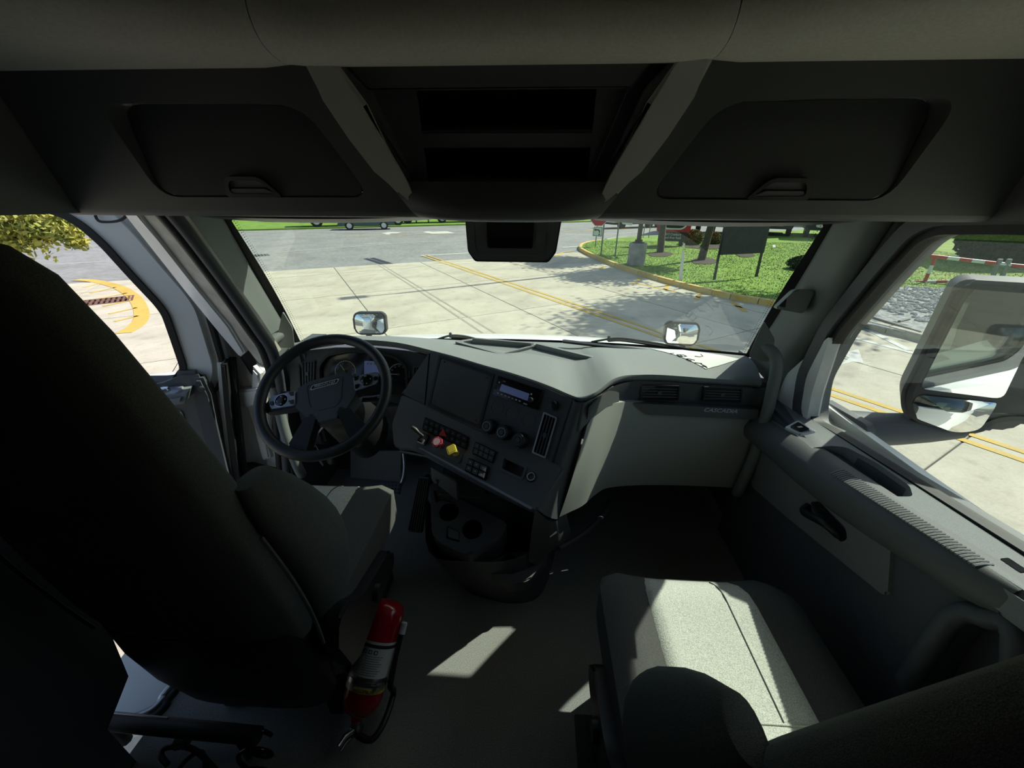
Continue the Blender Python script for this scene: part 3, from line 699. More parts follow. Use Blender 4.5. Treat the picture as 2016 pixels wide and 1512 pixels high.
for yy, hh in ((783, 1.0),):
    a, b = JF.px(458, yy), JF.px(520, yy - 6)
    bm = bmesh.new(); bm_prism(bm, JF, JF.pxs([(455, 776), (476, 764), (520, 760), (524, 790), (480, 797), (470, 803)]), -.01, .030, .008); fin(bm, 'hinge_arm', WHITED, JB)
    prism('hinge_plate', JF, rnd(JF.pxs([(450, 750), (458, 748), (474, 815), (478, 822), (468, 822)]), .004), -.012, .022, WHITED, JB, bev=.004)
    for q in ((456, 755), (472, 812)): lathe('hinge_bolt', JF.at(*JF.px(*q), .022), [(.010, 0), (.010, .003), (.006, .005), (.006, .009), (.001, .009)], STEEL, JB, 12)
prism('check_strap', JF, JF.pxs([(500, 925), (545, 938), (550, 950), (500, 940)]), -.01, .02, WHITED, JB, bev=.004)
lathe('check_bolt', JF.at(*JF.px(507, 922), -.01), [(.016, 0), (.016, .008), (.009, .010), (.009, .016), (.001, .016)], STEEL, JB, 14)
b0, b1 = JF.px(494, 906), JF.px(552, 921)
bp = [JF.p(b0[0] + (b1[0] - b0[0]) * k / 60, b0[1] + (b1[1] - b0[1]) * k / 60 - .004 * math.sin(k / 60 * math.pi), .03) for k in range(61)]
tube('cable_boot', bp, [(.028 if k < 4 else .0175 + .0035 * (k % 4 < 2)) for k in range(61)], RUBBER, JB, n=12, smooth=30)
# inner weatherstrips round the door opening
for dx, m, r_ in ((0, RUBBER, .016), (.030, DASH, .018)):
    pts = [(JU if p[1] < 740 else JF).p(*(JU if p[1] < 740 else JF).px(*p), .0) + Vector((dx, -.02, 0)) for p in [(318, 405), (365, 460), (440, 560), (500, 645), (528, 690), (545, 760), (552, 850), (560, 940)]]
    pts.append(Vector((pts[-1].x, pts[-1].y, 1.26))); tube('opening_seal', smoothline(pts, 4), r_, m, JB, n=8)
# sill plate under the driver door opening
SP = thing('door_sill', 'pale worn sill plate with curved rubber edge at the driver door opening', 'door sill', (-1.1, .6, 1.15))
zf = frZ((0, 0, 1.262))
sp_ = [zf.px(*p) for p in [(340, 1345), (322, 1372), (300, 1395), (262, 1412), (240, 1418)]]
prism('plate', zf, sp_ + [(-1.30, sp_[-1][1] - .05), (-1.36, 1.0), (sp_[0][0] + .06, 1.0)], -.10, 0, SIGNW, SP, bev=.004)
tube('edge_strip', smoothline([zf.p(a, b, -.004) for a, b in [(sp_[0][0] + .06, 1.0)] + sp_ + [(sp_[-1][0] - .06, sp_[-1][1] - .06)]], 4), .012, STEEL, SP, n=8)
tube('rubber_strip', smoothline([zf.p(a + .02, b - .012, -.008) for a, b in [(sp_[0][0] + .06, 1.0)] + sp_ + [(sp_[-1][0] - .06, sp_[-1][1] - .06)]], 4), .012, RUBBER, SP, n=8)
# ================================================================ dashboard
DB = thing('dashboard', 'charcoal wraparound truck dashboard with angled centre panel and glove box', 'dashboard', (0, 1.5, 1.55))
edge_px = [(566, 694, 1.445), (592, 682, 1.47), (620, 675, 1.50), (660, 669, 1.515), (700, 668, 1.52), (780, 674, 1.52), (850, 690, 1.50), (900, 703, 1.445), (950, 718, 1.39), (1000, 732, 1.335), (1050, 748, 1.28), (1090, 763, 1.235), (1120, 776, 1.205), (1148, 784, 1.18), (1176, 770, 1.205), (1204, 748, 1.26), (1226, 740, 1.30), (1250, 738, 1.33), (1300, 738, 1.36), (1400, 745, 1.37), (1500, 752, 1.38)]
E0 = [on(x, y, Y=Y) for x, y, Y in edge_px]
E1 = smoothline(E0, 4)
nE = len(E1)
xs = [p.x for p in E1]
def base_pt(p):
    u = max(-.99, min(.99, p.x / .975)); b = ws_bot(u); return b + Vector((0, -.012, .006))
rows = []
for k in range(9):
    t = k / 8; row = []
    for p in E1:
        b = base_pt(p); q = p.lerp(b, t); q.z += .022 * math.sin(math.pi * t) * (1 if p.x > .3 or p.x < -.3 else .8); row.append(q)
    rows.append(row)
# rolled front edge: goes down and back under the lip
def inward(i):
    a = E1[max(0, i - 1)]; b = E1[min(nE - 1, i + 1)]; d = (b - a); d.z = 0; d.normalize(); return Vector((-d.y, d.x, 0))
lip1 = [p + inward(i) * -.004 + Vector((0, 0, -.012)) for i, p in enumerate(E1)]
lip2 = [p + inward(i) * .004 + Vector((0, 0, -.026)) for i, p in enumerate(E1)]
lip3 = [p + inward(i) * .03 + Vector((0, 0, -.032)) for i, p in enumerate(E1)]
top = grid('top_pad', [lip3, lip2, lip1] + rows, PADTOP, DB, smooth=50)
# storage tray let into the pad: raised rim, two shallow wells
TZ = on(1050, 705, Y=1.55).z
TF = Fr(on(1050, 702, Y=1.56), (.88, -.47, -.06), (0.02, -.10, 1)); TF.o.z += .006
tray_px = [(898, 676), (940, 670), (1055, 681), (1176, 712), (1130, 733), (1105, 739), (1085, 735), (1000, 704)]
tr = TF.pxs(tray_px)
ring('tray_rim', TF, rnd(off(tr, .006), .02), rnd(off(tr, -.012), .02), -.012, .010, PADTOP, DB)
prism('tray_floor', TF, rnd(off(tr, -.01), .018), -.03, -.003, PADTOP, DB)
d0, d1 = TF.px(1052, 683), TF.px(985, 700)
dv = Vector((d1[0] - d0[0], d1[1] - d0[1])); nn = Vector((-dv.y, dv.x)).normalized() * .006
prism('tray_divider', TF, [(d0[0] + nn.x, d0[1] + nn.y), (d1[0] + nn.x, d1[1] + nn.y), (d1[0] - nn.x, d1[1] - nn.y), (d0[0] - nn.x, d0[1] - nn.y)], -.005, .009, PADTOP, DB, bev=.002)
prism('tray_wall', TF, TF.pxs([(1058, 682), (1172, 710), (1168, 713), (1054, 685)]), -.004, .020, PADTOP, DB, bev=.002)
prism('tray_wall', TF, TF.pxs([(936, 672), (1050, 682), (1046, 684), (930, 674)]), -.004, .020, PADTOP, DB, bev=.002)
prism('defrost_slot', Fr((.45, 1.70, 2.075), (1, -.25, -.02), (0, -.05, 1)), rrect(-.25, -.012, .33, .012, .01), -.006, .004, BLACK, DB)

# ---- face planes
P1, P2 = E1[[i for i, p in enumerate(E1) if p.x > -.365][0]].copy(), on(1125, 788, Y=1.20)
d = P2 - P1; nh = Vector((d.y, -d.x, 0)).normalized()
tl = math.radians(32)
CS = Fr(P1, d, nh * math.cos(tl) + Vector((0, 0, math.sin(tl))))           # centre stack
# upper fascia of the centre stack
cs_poly = CS.pxs([(846, 690), (900, 706), (1000, 736), (1060, 757), (1128, 786), (1086, 912), (1040, 890), (960, 858), (880, 822), (834, 796), (790, 775)])
cfa = prism('centre_fascia', CS, cs_poly, -.03, 0, DASH, DB, bev=.003)
cut(cfa, [prism('c', CS, CS.pxs([(845, 688), (848, 688), (838, 797), (835, 797)]), -.012, .01, DASH)])      # panel gap
# lower switch shelf
T2 = CS.p(*CS.px(1088, 911)); T1 = CS.p(*CS.px(800, 782))
a55 = math.radians(52)
vdn = nh * math.sin(a55) + Vector((0, 0, -math.cos(a55)))
LS = Fr(T1, T2 - T1, (T2 - T1).cross(-vdn)); 
if LS.n.z < 0: LS = Fr(T1, T2 - T1, -LS.n)
ls_poly = LS.pxs([(790, 775), (834, 796), (880, 820), (960, 856), (1040, 890), (1088, 911), (1110, 920), (1057, 1003), (1048, 1002), (985, 972), (900, 928), (830, 890), (800, 880), (776, 880), (772, 835)])
shf = prism('switch_shelf', LS, rnd(ls_poly, .012, 3), -.045, 0, PANEL, DB, bev=.008)
prism('trim_strip', LS, LS.pxs([(824, 882), (830, 882), (1050, 1000), (1044, 1003)]), -.01, .003, SILVER, DB, bev=.001)
# blank screen panel
scr = CS.pxs([(868, 704), (969, 739), (943, 839), (847, 796)])
ring('screen_frame', CS, rnd(off(scr, .009), .008), rnd(off(scr, -.002), .006), -.006, .004, BLACK, DB)
sc = prism('blank_screen_panel', CS, rnd(off(scr, -.003), .006), -.004, .002, BLACK, DB, bev=.002)
sc.data.materials[0] = BIN
for q in ((876, 713), (960, 744), (938, 828), (856, 790)): lathe('screw', CS.at(*CS.px(*q), .002), [(.0035, 0), (.0035, .0012), (.002, .0016), (.0005, .0012)], GLOSSB, sc, 10)
# radio
rp = CS.pxs([(984, 742), (1069, 770), (1058, 806), (973, 776)])
rd = prism('radio', CS, off(rp, .002), -.004, .012, GLOSSB, DB, bev=.002)
def quad(name, fr, pix, h0, h1, m, par, r=.001, bev=0): return prism(name, fr, rnd(fr.pxs(pix), r, 3), h0, h1, m, par, bev=bev)
quad('display', CS, [(991, 757), (1045, 776), (1041, 790), (986, 770)], .010, .013, SCREEN, rd)
for k in range(7):
    x, y = 984 + 7.0 * k, 775 + 2.55 * k
    q = CS.at(*CS.px(x, y), .012); prism('preset_button', q, rrect(-.0042, -.0022, .0042, .0022, .0008), 0, .002, PALE, rd, bev=.0005)
q = CS.at(*CS.px(1037, 796), .012); prism('band_button', q, rrect(-.008, -.0022, .008, .0022, .0008), 0, .002, PALE, rd, bev=.0005)
for x, y in ((986, 754), (1049, 777), (1038, 784)): lathe('round_button', CS.at(*CS.px(x, y), .012), [(.0034, 0), (.0034, .002), (.001, .0025)], PALE, rd, 12)
lathe('volume_knob', CS.at(*CS.px(1049, 789), .012), [(.0105, 0), (.010, .012), (.008, .014), (.001, .014)], BLACK, rd, 20)
quad('usb_slot', CS, [(978, 758), (983, 759), (980, 768), (976, 767)], .010, .0125, BLACK, rd)
quad('maker_print', CS, [(993, 750), (999, 752), (998, 754), (992, 752)], .0125, .0128, DIM, rd, r=.0002)
# three round blanking plates and three climate knobs
for x, y in ((979, 801), (1009, 813), (1041, 827)):
    ring('round_blank', CS, circ(*CS.px(x, y), .0262, 28), circ(*CS.px(x, y), .0248, 28), -.002, .0010, DASH, DB)
for i, (x, y) in enumerate(((966, 840), (995, 852), (1027, 867))):
    f = CS.at(*CS.px(x, y), 0)
    kb = lathe('climate_knob', f, [(.029, 0), (.029, .006), (.0265, .010), (.0255, .028), (.023, .032), (.001, .033)], BLACK, DB, 30)
    ring('knob_ring', f.at(0, 0, .0325), circ(0, 0, .0165, 26), circ(0, 0, .0148, 26), 0, .0012, (PALE, SILVER, GREYD)[i], kb)
    lathe('knob_cap', f.at(0, 0, .033), [(.009, 0), (.008, .002), (.001, .002)], DASH, kb, 18)
    prism('knob_pointer', f, rrect(-.002, -.0285, .002, -.0245, .0006), .008, .0115, PALE, kb)
# ignition-side dimmer knob
f = CS.at(*CS.px(1091, 797), 0); dk = lathe('dimmer_knob', f, [(.016, 0), (.016, .004), (.011, .006), (.010, .020), (.001, .022)], BLACK, DB, 20)
box('dimmer_lever', (.004, -.022, .006), (.012, -.008, .014), BLACK, dk, bev=.002, fr=f)
# air vents
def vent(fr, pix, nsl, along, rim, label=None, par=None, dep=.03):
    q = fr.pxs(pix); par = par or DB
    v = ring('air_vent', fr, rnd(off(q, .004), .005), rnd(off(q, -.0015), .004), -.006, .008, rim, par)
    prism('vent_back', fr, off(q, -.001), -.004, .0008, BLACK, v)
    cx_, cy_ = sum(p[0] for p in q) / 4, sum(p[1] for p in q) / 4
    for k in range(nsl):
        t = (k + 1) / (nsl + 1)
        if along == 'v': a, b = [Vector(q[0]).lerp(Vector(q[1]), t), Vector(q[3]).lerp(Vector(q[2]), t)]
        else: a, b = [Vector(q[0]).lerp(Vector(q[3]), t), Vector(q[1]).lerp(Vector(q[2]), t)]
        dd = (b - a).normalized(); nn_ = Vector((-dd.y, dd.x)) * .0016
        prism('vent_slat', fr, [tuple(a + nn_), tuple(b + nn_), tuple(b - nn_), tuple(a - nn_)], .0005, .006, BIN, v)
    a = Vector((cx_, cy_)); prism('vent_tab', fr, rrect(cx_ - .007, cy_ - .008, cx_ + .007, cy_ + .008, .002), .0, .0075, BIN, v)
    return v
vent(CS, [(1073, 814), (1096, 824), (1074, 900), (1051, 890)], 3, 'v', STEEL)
# hazard and rocker switch banks on the shelf
def bank(pix, cols, rows_, m, hb=.006, hk=.012, mark=DIM, gap=.0012, hz=None):
    q = [Vector(p) for p in LS.pxs(pix)]
    bz = prism('switch_bank', LS, rnd(off([tuple(p) for p in q], .003), .004), -.004, hb, GLOSSB, DB, bev=.0015)
    for r_ in range(rows_):
        for c in range(cols):
            def P_(a, b): return tuple(q[0].lerp(q[1], a).lerp(q[3].lerp(q[2], a), b))
            a0, a1, b0, b1 = c / cols, (c + 1) / cols, r_ / rows_, (r_ + 1) / rows_
            cell = off([P_(a0, b0), P_(a1, b0), P_(a1, b1), P_(a0, b1)], -gap)
            k = prism('switch', LS, cell, hb - .001, hk - (.003 if r_ else 0), m, bz, bev=.001)
            cc = P_((a0 + a1) / 2, (b0 + b1) / 2)
            prism('switch_mark', LS, rrect(cc[0] - .003, cc[1] - .0015, cc[0] + .003, cc[1] + .0015, .0005), hk - (.003 if r_ else 0), hk + .0003 - (.003 if r_ else 0), mark, bz)
    return bz
bk1 = bank([(839, 824), (923, 862), (918, 884), (834, 846)], 8, 2, BLACK)
tri = [LS.px(*p) for p in ((876, 846), (882, 862), (868, 859))]
prism('hazard_button', LS, rnd(tri, .002), .006, .016, MAROON, bk1, bev=.001).data.materials[0] = mat('hazard_red', (.45, .04, .04), .35)
bank([(938, 872), (977, 891), (970, 911), (932, 893)], 4, 2, DASH)
bank([(926, 905), (963, 921), (956, 945), (919, 928)], 3, 2, BIN, hb=.012, hk=.022, gap=.002, mark=PALE)
# empty bin and 12 volt socket
eb = [(991, 899), (1036, 920), (1028, 943), (985, 924)]
ring('cubby_frame', LS, rnd(off(LS.pxs(eb), .004), .004), rnd(off(LS.pxs(eb), -.004), .003), -.004, .003, PANEL, DB)
cut(shf, [prism('c', LS, rnd(off(LS.pxs(eb), -.0035), .003), -.041, .02, PANEL)])      # open cubby
f = LS.at(*LS.px(1046, 939), 0)
sk = lathe('power_socket', f, [(.0185, -.002), (.0185, .003), (.017, .005), (.0135, .006), (.0115, .004), (.0115, -.001), (.001, -.0012)], BLACK, DB, 28)
ring('socket_ring', f, circ(0, 0, .0142, 28), circ(0, 0, .0118, 28), .004, .0068, SIGNW, sk)
# parking brake valves: red trailer knob, yellow tractor knob
prism('valve_plate', LS, rnd(LS.pxs([(855, 866), (912, 893), (905, 913), (847, 886)]), .004), -.002, .004, GREYD, DB, bev=.002)
def valve(px, base, m, sides, rr, lab, rot):
    f = LS.at(*LS.px(*px), .004)
    lathe('valve_stem', f, [(.013, 0), (.013, .006), (.009, .008), (.009, .034), (.001, .034)], base, DB, 18)
    kk = prism('valve_knob', f.at(0, 0, .033).rot(rot), rnd([(rr * math.cos(2 * math.pi * k / sides), rr * math.sin(2 * math.pi * k / sides)) for k in range(sides)], .004), 0, .012, m, DB, bev=.003); kk['label'] = lab
    prism('knob_label', f.at(0, 0, .045).rot(rot), rnd([(rr * .7 * math.cos(2 * math.pi * k / sides), rr * .7 * math.sin(2 * math.pi * k / sides)) for k in range(sides)], .003), -.0002, .0006, mat('pink_label', (.5, .3, .33), .5) if sides == 8 else YEL, kk)
valve((871, 878), MAROON, MAROON, 8, .0215, 'red octagonal air brake knob', 10)
valve((899, 893), YEL, YEL, 4, .0235, 'yellow diamond air brake knob', 5)
# transmission stalk on the shelf
f = LS.at(*LS.px(838, 866), 0)
gs = box('selector_base', (-.017, -.02, -.004), (.017, .02, .028), BLACK, DB, bev=.006, fr=f)
ring('selector_ring', f, rnd([(-.018, -.024), (.016, -.024), (.014, -.004), (-.016, -.004)], .004), rnd([(-.013, -.020), (.011, -.020), (.010, -.008), (-.012, -.008)], .003), .004, .028, GREYD, gs)
tube('selector_stalk', [f.p(.0, .005, .022), f.p(-.016, .008, .040), f.p(-.030, .012, .050), f.p(-.046, .014, .056)], [.006, .006, .0095, .008], BLACK, gs, n=12)
quad('side_plate', LS, [(776, 842), (815, 842), (822, 884), (782, 880)], -.01, .001, PANEL, DB)

# ---- instrument cluster behind the wheel
IP0 = on(700, 690, Y=1.535)
IP = Fr(IP0, (1, .0, 0), (0, -.90, .42))
ip_poly = IP.pxs([(570, 700), (600, 690), (660, 684), (740, 684), (800, 690), (850, 704), (838, 800), (800, 800), (770, 790), (570, 800)])
prism('instrument_panel', IP, ip_poly, -.05, 0, DASH, DB, bev=.004)
hood = IP.pxs([(636, 782), (634, 722), (650, 702), (690, 694), (740, 696), (780, 706), (800, 724), (802, 772), (790, 776)])
cl = ring('cluster_hood', IP, rnd(off(hood, .010), .02), rnd(hood, .02), -.03, .022, BLACK, DB)
prism('cluster_face', IP, rnd(off(hood, .002), .02), -.028, .004, GLOSSB, cl)
def gauge(cx, cy, r_, a0, a1, nums, needle):
    f = IP.at(*IP.px(cx, cy), .004)
    pts = [(r_ * math.cos(math.radians(a0 + (a1 - a0) * k / 40)), r_ * math.sin(math.radians(a0 + (a1 - a0) * k / 40))) for k in range(41)]
    g = tube('gauge_arc', [f.p(a, b, .001) for a, b in pts], .0011, PALE, cl, n=6)
    for k, nmb in enumerate(nums):
        t = math.radians(a0 + (a1 - a0) * k / (len(nums) - 1)); text('gauge_number', nmb, f, .78 * r_ * math.cos(t), .78 * r_ * math.sin(t), .0095, DIM, cl, ext=.0002, align='CENTER')
    bm = bmesh.new()
    for k in range(21):
        t = math.radians(a0 + (a1 - a0) * k / 20); bm_prism(bm, f.rot(math.degrees(t)), rrect(r_ * .9, -.0005, r_, .0005, .0002), 0, .0006)
    fin(bm, 'gauge_ticks', PALE, cl)
    t = math.radians(needle); tube('gauge_needle', [f.p(-.1 * r_ * math.cos(t), -.1 * r_ * math.sin(t), .003), f.p(.82 * r_ * math.cos(t), .82 * r_ * math.sin(t), .003)], [.0016, .0008], PALE, cl, n=6)
    lathe('needle_hub', f, [(.006, 0), (.006, .004), (.001, .005)], BLACK, cl, 14)
gauge(681, 731, .0455, 210, -30, ['0', '5', '10', '15', '20', '25'], 128)
gauge(786, 737, .0455, 210, -30, ['0', '10', '20', '30', '40', '50', '60', '70', '80'], 180)
f = IP.at(*IP.px(733, 728), .004)
sd_ = prism('info_display', f, rrect(-.034, -.045, .034, .038, .004), 0, .0015, SCREEN, cl)
text('display_digit', '0', f, .0, -.022, .024, PALE, sd_, ext=.0002, align='CENTER').location += f.n * .002
for a_ in (-.018, -.004, .012): prism('display_icon', f, rrect(a_ - .004, .022, a_ + .004, .030, .001), .0015, .0018, DIM, sd_)
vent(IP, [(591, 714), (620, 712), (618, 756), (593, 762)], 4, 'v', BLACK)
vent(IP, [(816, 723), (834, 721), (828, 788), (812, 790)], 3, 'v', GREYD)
quad('lower_column_trim', IP, [(770, 800), (838, 796), (828, 838), (776, 838)], -.05, .03, PANEL, DB)

# ---- passenger side: vent band, name strip, glove box
def col3(lst): return [on(x, y, Y=Y) for x, y, Y in lst]
tg = smoothline(col3([(1156, 838, 1.125), (1172, 812, 1.165), (1194, 798, 1.215), (1222, 792, 1.275), (1250, 791, 1.318), (1300, 795, 1.335), (1400, 808, 1.345), (1494, 822, 1.355)]), 5)
bg_ = smoothline(col3([(1101, 1018, 1.025), (1122, 1008, 1.055), (1148, 995, 1.10), (1172, 974, 1.165), (1200, 960, 1.235), (1270, 955, 1.298), (1380, 957, 1.315), (1471, 962, 1.325)]), 5)
ng = len(tg)
rows = []
for k in range(7):
    t = k / 6; rows.append([tg[i].lerp(bg_[i], t) + Vector((0, -.014 * math.sin(math.pi * t), 0)) for i in range(ng)])
first = [p + Vector((.0, .03, .0)) for p in tg]; last = [p + Vector((0, .06, .004)) for p in bg_]
grid('glove_box_door', [first] + rows + [last], GREY, DB, smooth=50)
# vent band between pad and glove box
pe = [p for p in lip3 if p.x > .27]
seg = []
for i in range(ng):
    x = tg[i].x; k = min(range(nE), key=lambda j: abs(lip3[j].x - x) + (10 if j < nE * .62 else 0)); seg.append(lip3[k])
seg = [Vector((t.x, t.y - .004 + .02 * 0, s.z)) for t, s in zip(tg, seg)]
vb_rows = [[Vector((p.x, p.y + .012, p.z + .012)) for p in seg], [Vector((p.x, p.y + .012, p.z)) for p in seg], [p + Vector((0, .014, .004)) for p in tg], [p + Vector((0, .02, -.02)) for p in tg]]
grid('vent_band', vb_rows, DASH, DB, smooth=40)
VF = Fr(on(1375, 768, Y=1.348), (1, .05, 0), (0.04, -1, 0.05))
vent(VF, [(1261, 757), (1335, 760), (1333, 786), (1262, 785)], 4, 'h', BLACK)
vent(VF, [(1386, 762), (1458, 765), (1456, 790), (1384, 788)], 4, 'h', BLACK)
NF = Fr(on(1375, 808, Y=1.325), (1, .07, 0), (0.06, -1, .10))
quad('name_strip', NF, [(1246, 793), (1493, 806), (1490, 826), (1276, 816), (1262, 808)], -.03, .004, GREYD, DB, bev=.003)
ta = NF.px(1384, 806)
text('name_badge', 'CASCADIA', NF.at(ta[0], ta[1], .004).rot(-3), 0, 0, .022, mat('name_silver', (.62, .68, .74), .3), DB, ext=.001, shear=.25, sx=1.22)
# corner cheek above the glove box and dark flank facing the passenger
ch_rows = [[on(1130, 792, Y=1.197), on(1152, 793, Y=1.165), on(1180, 778, Y=1.20), on(1206, 760, Y=1.265), on(1214, 762, Y=1.285)],
           [on(1118, 830, Y=1.165), on(1140, 850, Y=1.12), on(1165, 818, Y=1.16), on(1190, 799, Y=1.22), on(1214, 794, Y=1.28)]]
grid('corner_cheek', ch_rows, GREYD, DB, thick=.01, smooth=60)
R0 = [CS.p(*CS.px(1126, 788)), CS.p(*CS.px(1107, 850)), CS.p(*CS.px(1088, 911)), LS.p(*LS.px(1070, 960)), LS.p(*LS.px(1056, 1003))]
R1 = [on(1152, 793, Y=1.165), on(1140, 850, Y=1.12), on(1122, 925, Y=1.08), on(1108, 975, Y=1.05), on(1098, 1022, Y=1.022)]
fl = []
for a, b in zip(R0, R1):
    m_ = a.lerp(b, .5) + Vector((.004, -.012, 0)); fl.append([a + Vector((-.004, .012, -.004)), a.lerp(m_, .35), m_, b, b + Vector((.02, .02, 0))])
grid('flank', [smoothline(r_, 3) for r_ in fl], DASH, DB, smooth=60)
# lower flank and toe panel running to the floor
LFp = [[R0[-1] + Vector((-.004, .012, -.01)), R0[-1].lerp(R1[-1], .5) + Vector((.004, -.014, -.01)), R1[-1] + Vector((0, 0, -.005)), R1[-1] + Vector((.03, .05, 0))],
       [on(1046, 1050, Y=1.01), on(1070, 1075, Y=1.02), on(1102, 1065, Y=1.05), on(1125, 1050, Y=1.12)],
       [on(1040, 1105, Y=1.00), on(1062, 1110, Y=1.01), on(1085, 1085, Y=1.05), on(1115, 1080, Y=1.12)]]
lf = grid('lower_flank', [smoothline(r_, 3) for r_ in LFp], GREYD, DB, smooth=60)
FB = Fr(on(1090, 1042, Y=1.025), (.75, .6, 0), (.6, -.75, .25))
quad('flank_latch', FB, [(1082, 1036), (1096, 1028), (1094, 1048), (1080, 1057)], -.012, .006, GREYD, DB, bev=.002)
quad('flank_latch_slot', FB, [(1085, 1038), (1093, 1034), (1092, 1046), (1083, 1052)], .004, .0068, DASH, DB)
# open net shelf below the glove box
sh = [on(1100, 1080, Y=1.06), on(1150, 1050, Y=1.15), on(1190, 1010, Y=1.30), on(1200, 985, Y=1.40)]
tube('shelf_rail', smoothline(sh, 5), .011, DASH, DB, n=8)
grid('under_panel', [[p + Vector((0, .06, 0)) for p in bg_], [Vector((p.x, 1.74, p.z - .02)) for p in bg_]], DASH, DB)
# knee panel and underside on the driver side
grid('knee_panel', [[IP.p(*IP.px(566, 795)) + Vector((0, .02, 0)), IP.p(*IP.px(770, 795)) + Vector((0, .02, 0)), IP.p(*IP.px(838, 798)) + Vector((0, .02, 0))], [(-.97, 1.52, 1.85), (-.60, 1.50, 1.83), (-.36, 1.42, 1.82)], [(-.97, 1.66, 1.70), (-.60, 1.66, 1.68), (-.30, 1.60, 1.68)]], DASH, DB, thick=.01)
grid('shelf_underside', [[LS.p(*LS.px(x, y), -.04) for x, y in ((776, 880), (830, 890), (900, 928), (985, 972), (1048, 1002))], [LS.p(*LS.px(x, y), -.04) + Vector((.06, .14, -.07)) for x, y in ((776, 880), (830, 890), (900, 928), (985, 972), (1048, 1002))]], DASH, DB, thick=.008)
quad_l = [on(848, 920, Y=1.16), on(898, 950, Y=1.10), on(900, 985, Y=1.09), on(850, 945, Y=1.15)]
grid('storage_front', [[quad_l[0], quad_l[1]], [quad_l[3], quad_l[2]]], GREYD, DB, thick=.01)
box('end_cap', (.93, 1.385, 1.56), (1.03, 1.76, 2.055), DASH, DB, bev=.015)
box('end_cap', (-1.03, 1.50, 1.60), (-.93, 1.76, 2.09), DASH, DB, bev=.015)

# ================================================================ floor console with cup holders
FC = thing('floor_console', 'dark floor console with cup holders under the centre dash', 'console', (-.1, 1.15, FZ))
CT = 1.60
U1 = Fr((0, 0, CT), (1, 0, 0), (0, -.30, 1)); U1.o = Vector((-.18, 1.08, CT))
def upx(l): return U1.pxs(l)
cb_poly = upx([(846, 950), (870, 956), (905, 982), (960, 1010), (1000, 1030), (985, 1062), (945, 1080), (925, 1092), (900, 1085), (868, 1070), (850, 1050)])
cb = prism('cup_tray', U1, rnd(cb_poly, .015), -.13, 0, DASH, FC, bev=.006)
c1, c2 = U1.px(884, 1008), U1.px(930, 1042)
cut(cb, [lathe('c', U1.at(*c, -.10), [(.036, 0), (.040, .2)], BLACK, None, 28) for c in (c1, c2)] + [prism('c', U1, rnd(upx([(880, 1035), (905, 1046), (905, 1068), (878, 1060)]), .006), -.05, .02, BLACK), prism('c', U1, rnd(upx([(853, 965), (866, 968), (900, 992), (868, 985), (858, 990)]), .006), -.04, .02, BLACK)])
for c in (c1, c2): lathe('cup_liner', U1.at(*c, -.099), [(.0365, .0), (.0395, .097), (.0375, .097), (.034, .004), (.001, .004)], BLACK, FC, 28)
prism('cup_bridge', U1, rnd(upx([(880, 1036), (903, 1045), (904, 1062), (882, 1056)]), .004), -.05, -.006, GREYD, FC, bev=.003)
# body tapering to the floor, and a third cup holder low at the back
bd = [[(-.34, 1.16, 1.62), (-.30, 1.00, 1.50), (-.14, .97, 1.50), (.02, .99, 1.50), (.13, 1.05, 1.55), (.17, 1.20, 1.62)],
      [(-.32, 1.20, 1.50), (-.27, 1.02, 1.42), (-.12, .985, 1.40), (.04, .99, 1.42), (.14, 1.06, 1.45), (.18, 1.22, 1.50)],
      [(-.26, 1.28, FZ), (-.20, 1.06, FZ), (-.08, 1.0, FZ), (.05, .99, FZ), (.14, 1.05, FZ), (.20, 1.26, FZ)]]
bd[0] = [Vector(p) for p in bd[0]]
grid('body', [smoothline(r_, 4) for r_ in bd], DASH, FC, smooth=60)
box('rear_block', (-.30, 1.16, FZ), (.18, 1.55, 1.66), DASH, FC, bev=.01)
for a, b in ((-.29, -.10), (-.085, .09)):
    box('storage_slot', (a, 1.135, 1.665), (b, 1.165, 1.735), DASH, FC, bev=.006)
    tube('slot_lip', [(a + .01, 1.128, 1.665), (b - .01, 1.118, 1.665)], .004, DASH, FC, n=6)
U3 = Fr(on(1005, 1115, Y=1.01), (1, 0, 0), (0, -.35, 1))
lc = rnd(U3.pxs([(952, 1110), (1000, 1090), (1065, 1080), (1082, 1095), (1040, 1145), (1000, 1150), (968, 1136)]), .02)
l3 = prism('low_cup_tray', U3, lc, -.10, .004, GREYD, FC, bev=.005)
cut(l3, [lathe('c', U3.at(*U3.px(1004, 1112), -.07), [(.034, 0), (.038, .2)], BLACK, None, 26)])
lathe('cup_liner', U3.at(*U3.px(1004, 1112), -.069), [(.0345, 0), (.0375, .066), (.0355, .066), (.032, .004), (.001, .004)], BLACK, FC, 26)

# ================================================================ steering wheel and column
WC = on(637, 775, Y=1.10); tau = math.radians(50)
WFr = Fr(WC, (1, 0, 0), (0, -math.cos(tau), math.sin(tau)))
spin = 17.0
WR = WFr.rot(spin)
sw = thing('steering_wheel', 'charcoal four-spoke steering wheel with silver button pods before the driver seat', 'steering wheel', WC - WFr.n * .05)
tube('rim', [WFr.p(.2105 * math.cos(2 * math.pi * k / 64), .2105 * math.sin(2 * math.pi * k / 64), 0) for k in range(64)], .0178, mat('wheel_leather', (.022, .025, .027), .42, bump=.3, bscale=500), sw, n=14, closed=True, smooth=80)
hub = [(-.104, .045), (-.05, .066), (.05, .070), (.106, .060), (.102, -.02), (.068, -.066), (.045, -.092), (-.04, -.092), (-.064, -.066), (-.10, -.02)]
hb = prism('hub', WR, rnd(hub, .012), -.07, -.012, DASH, sw, bev=.016)
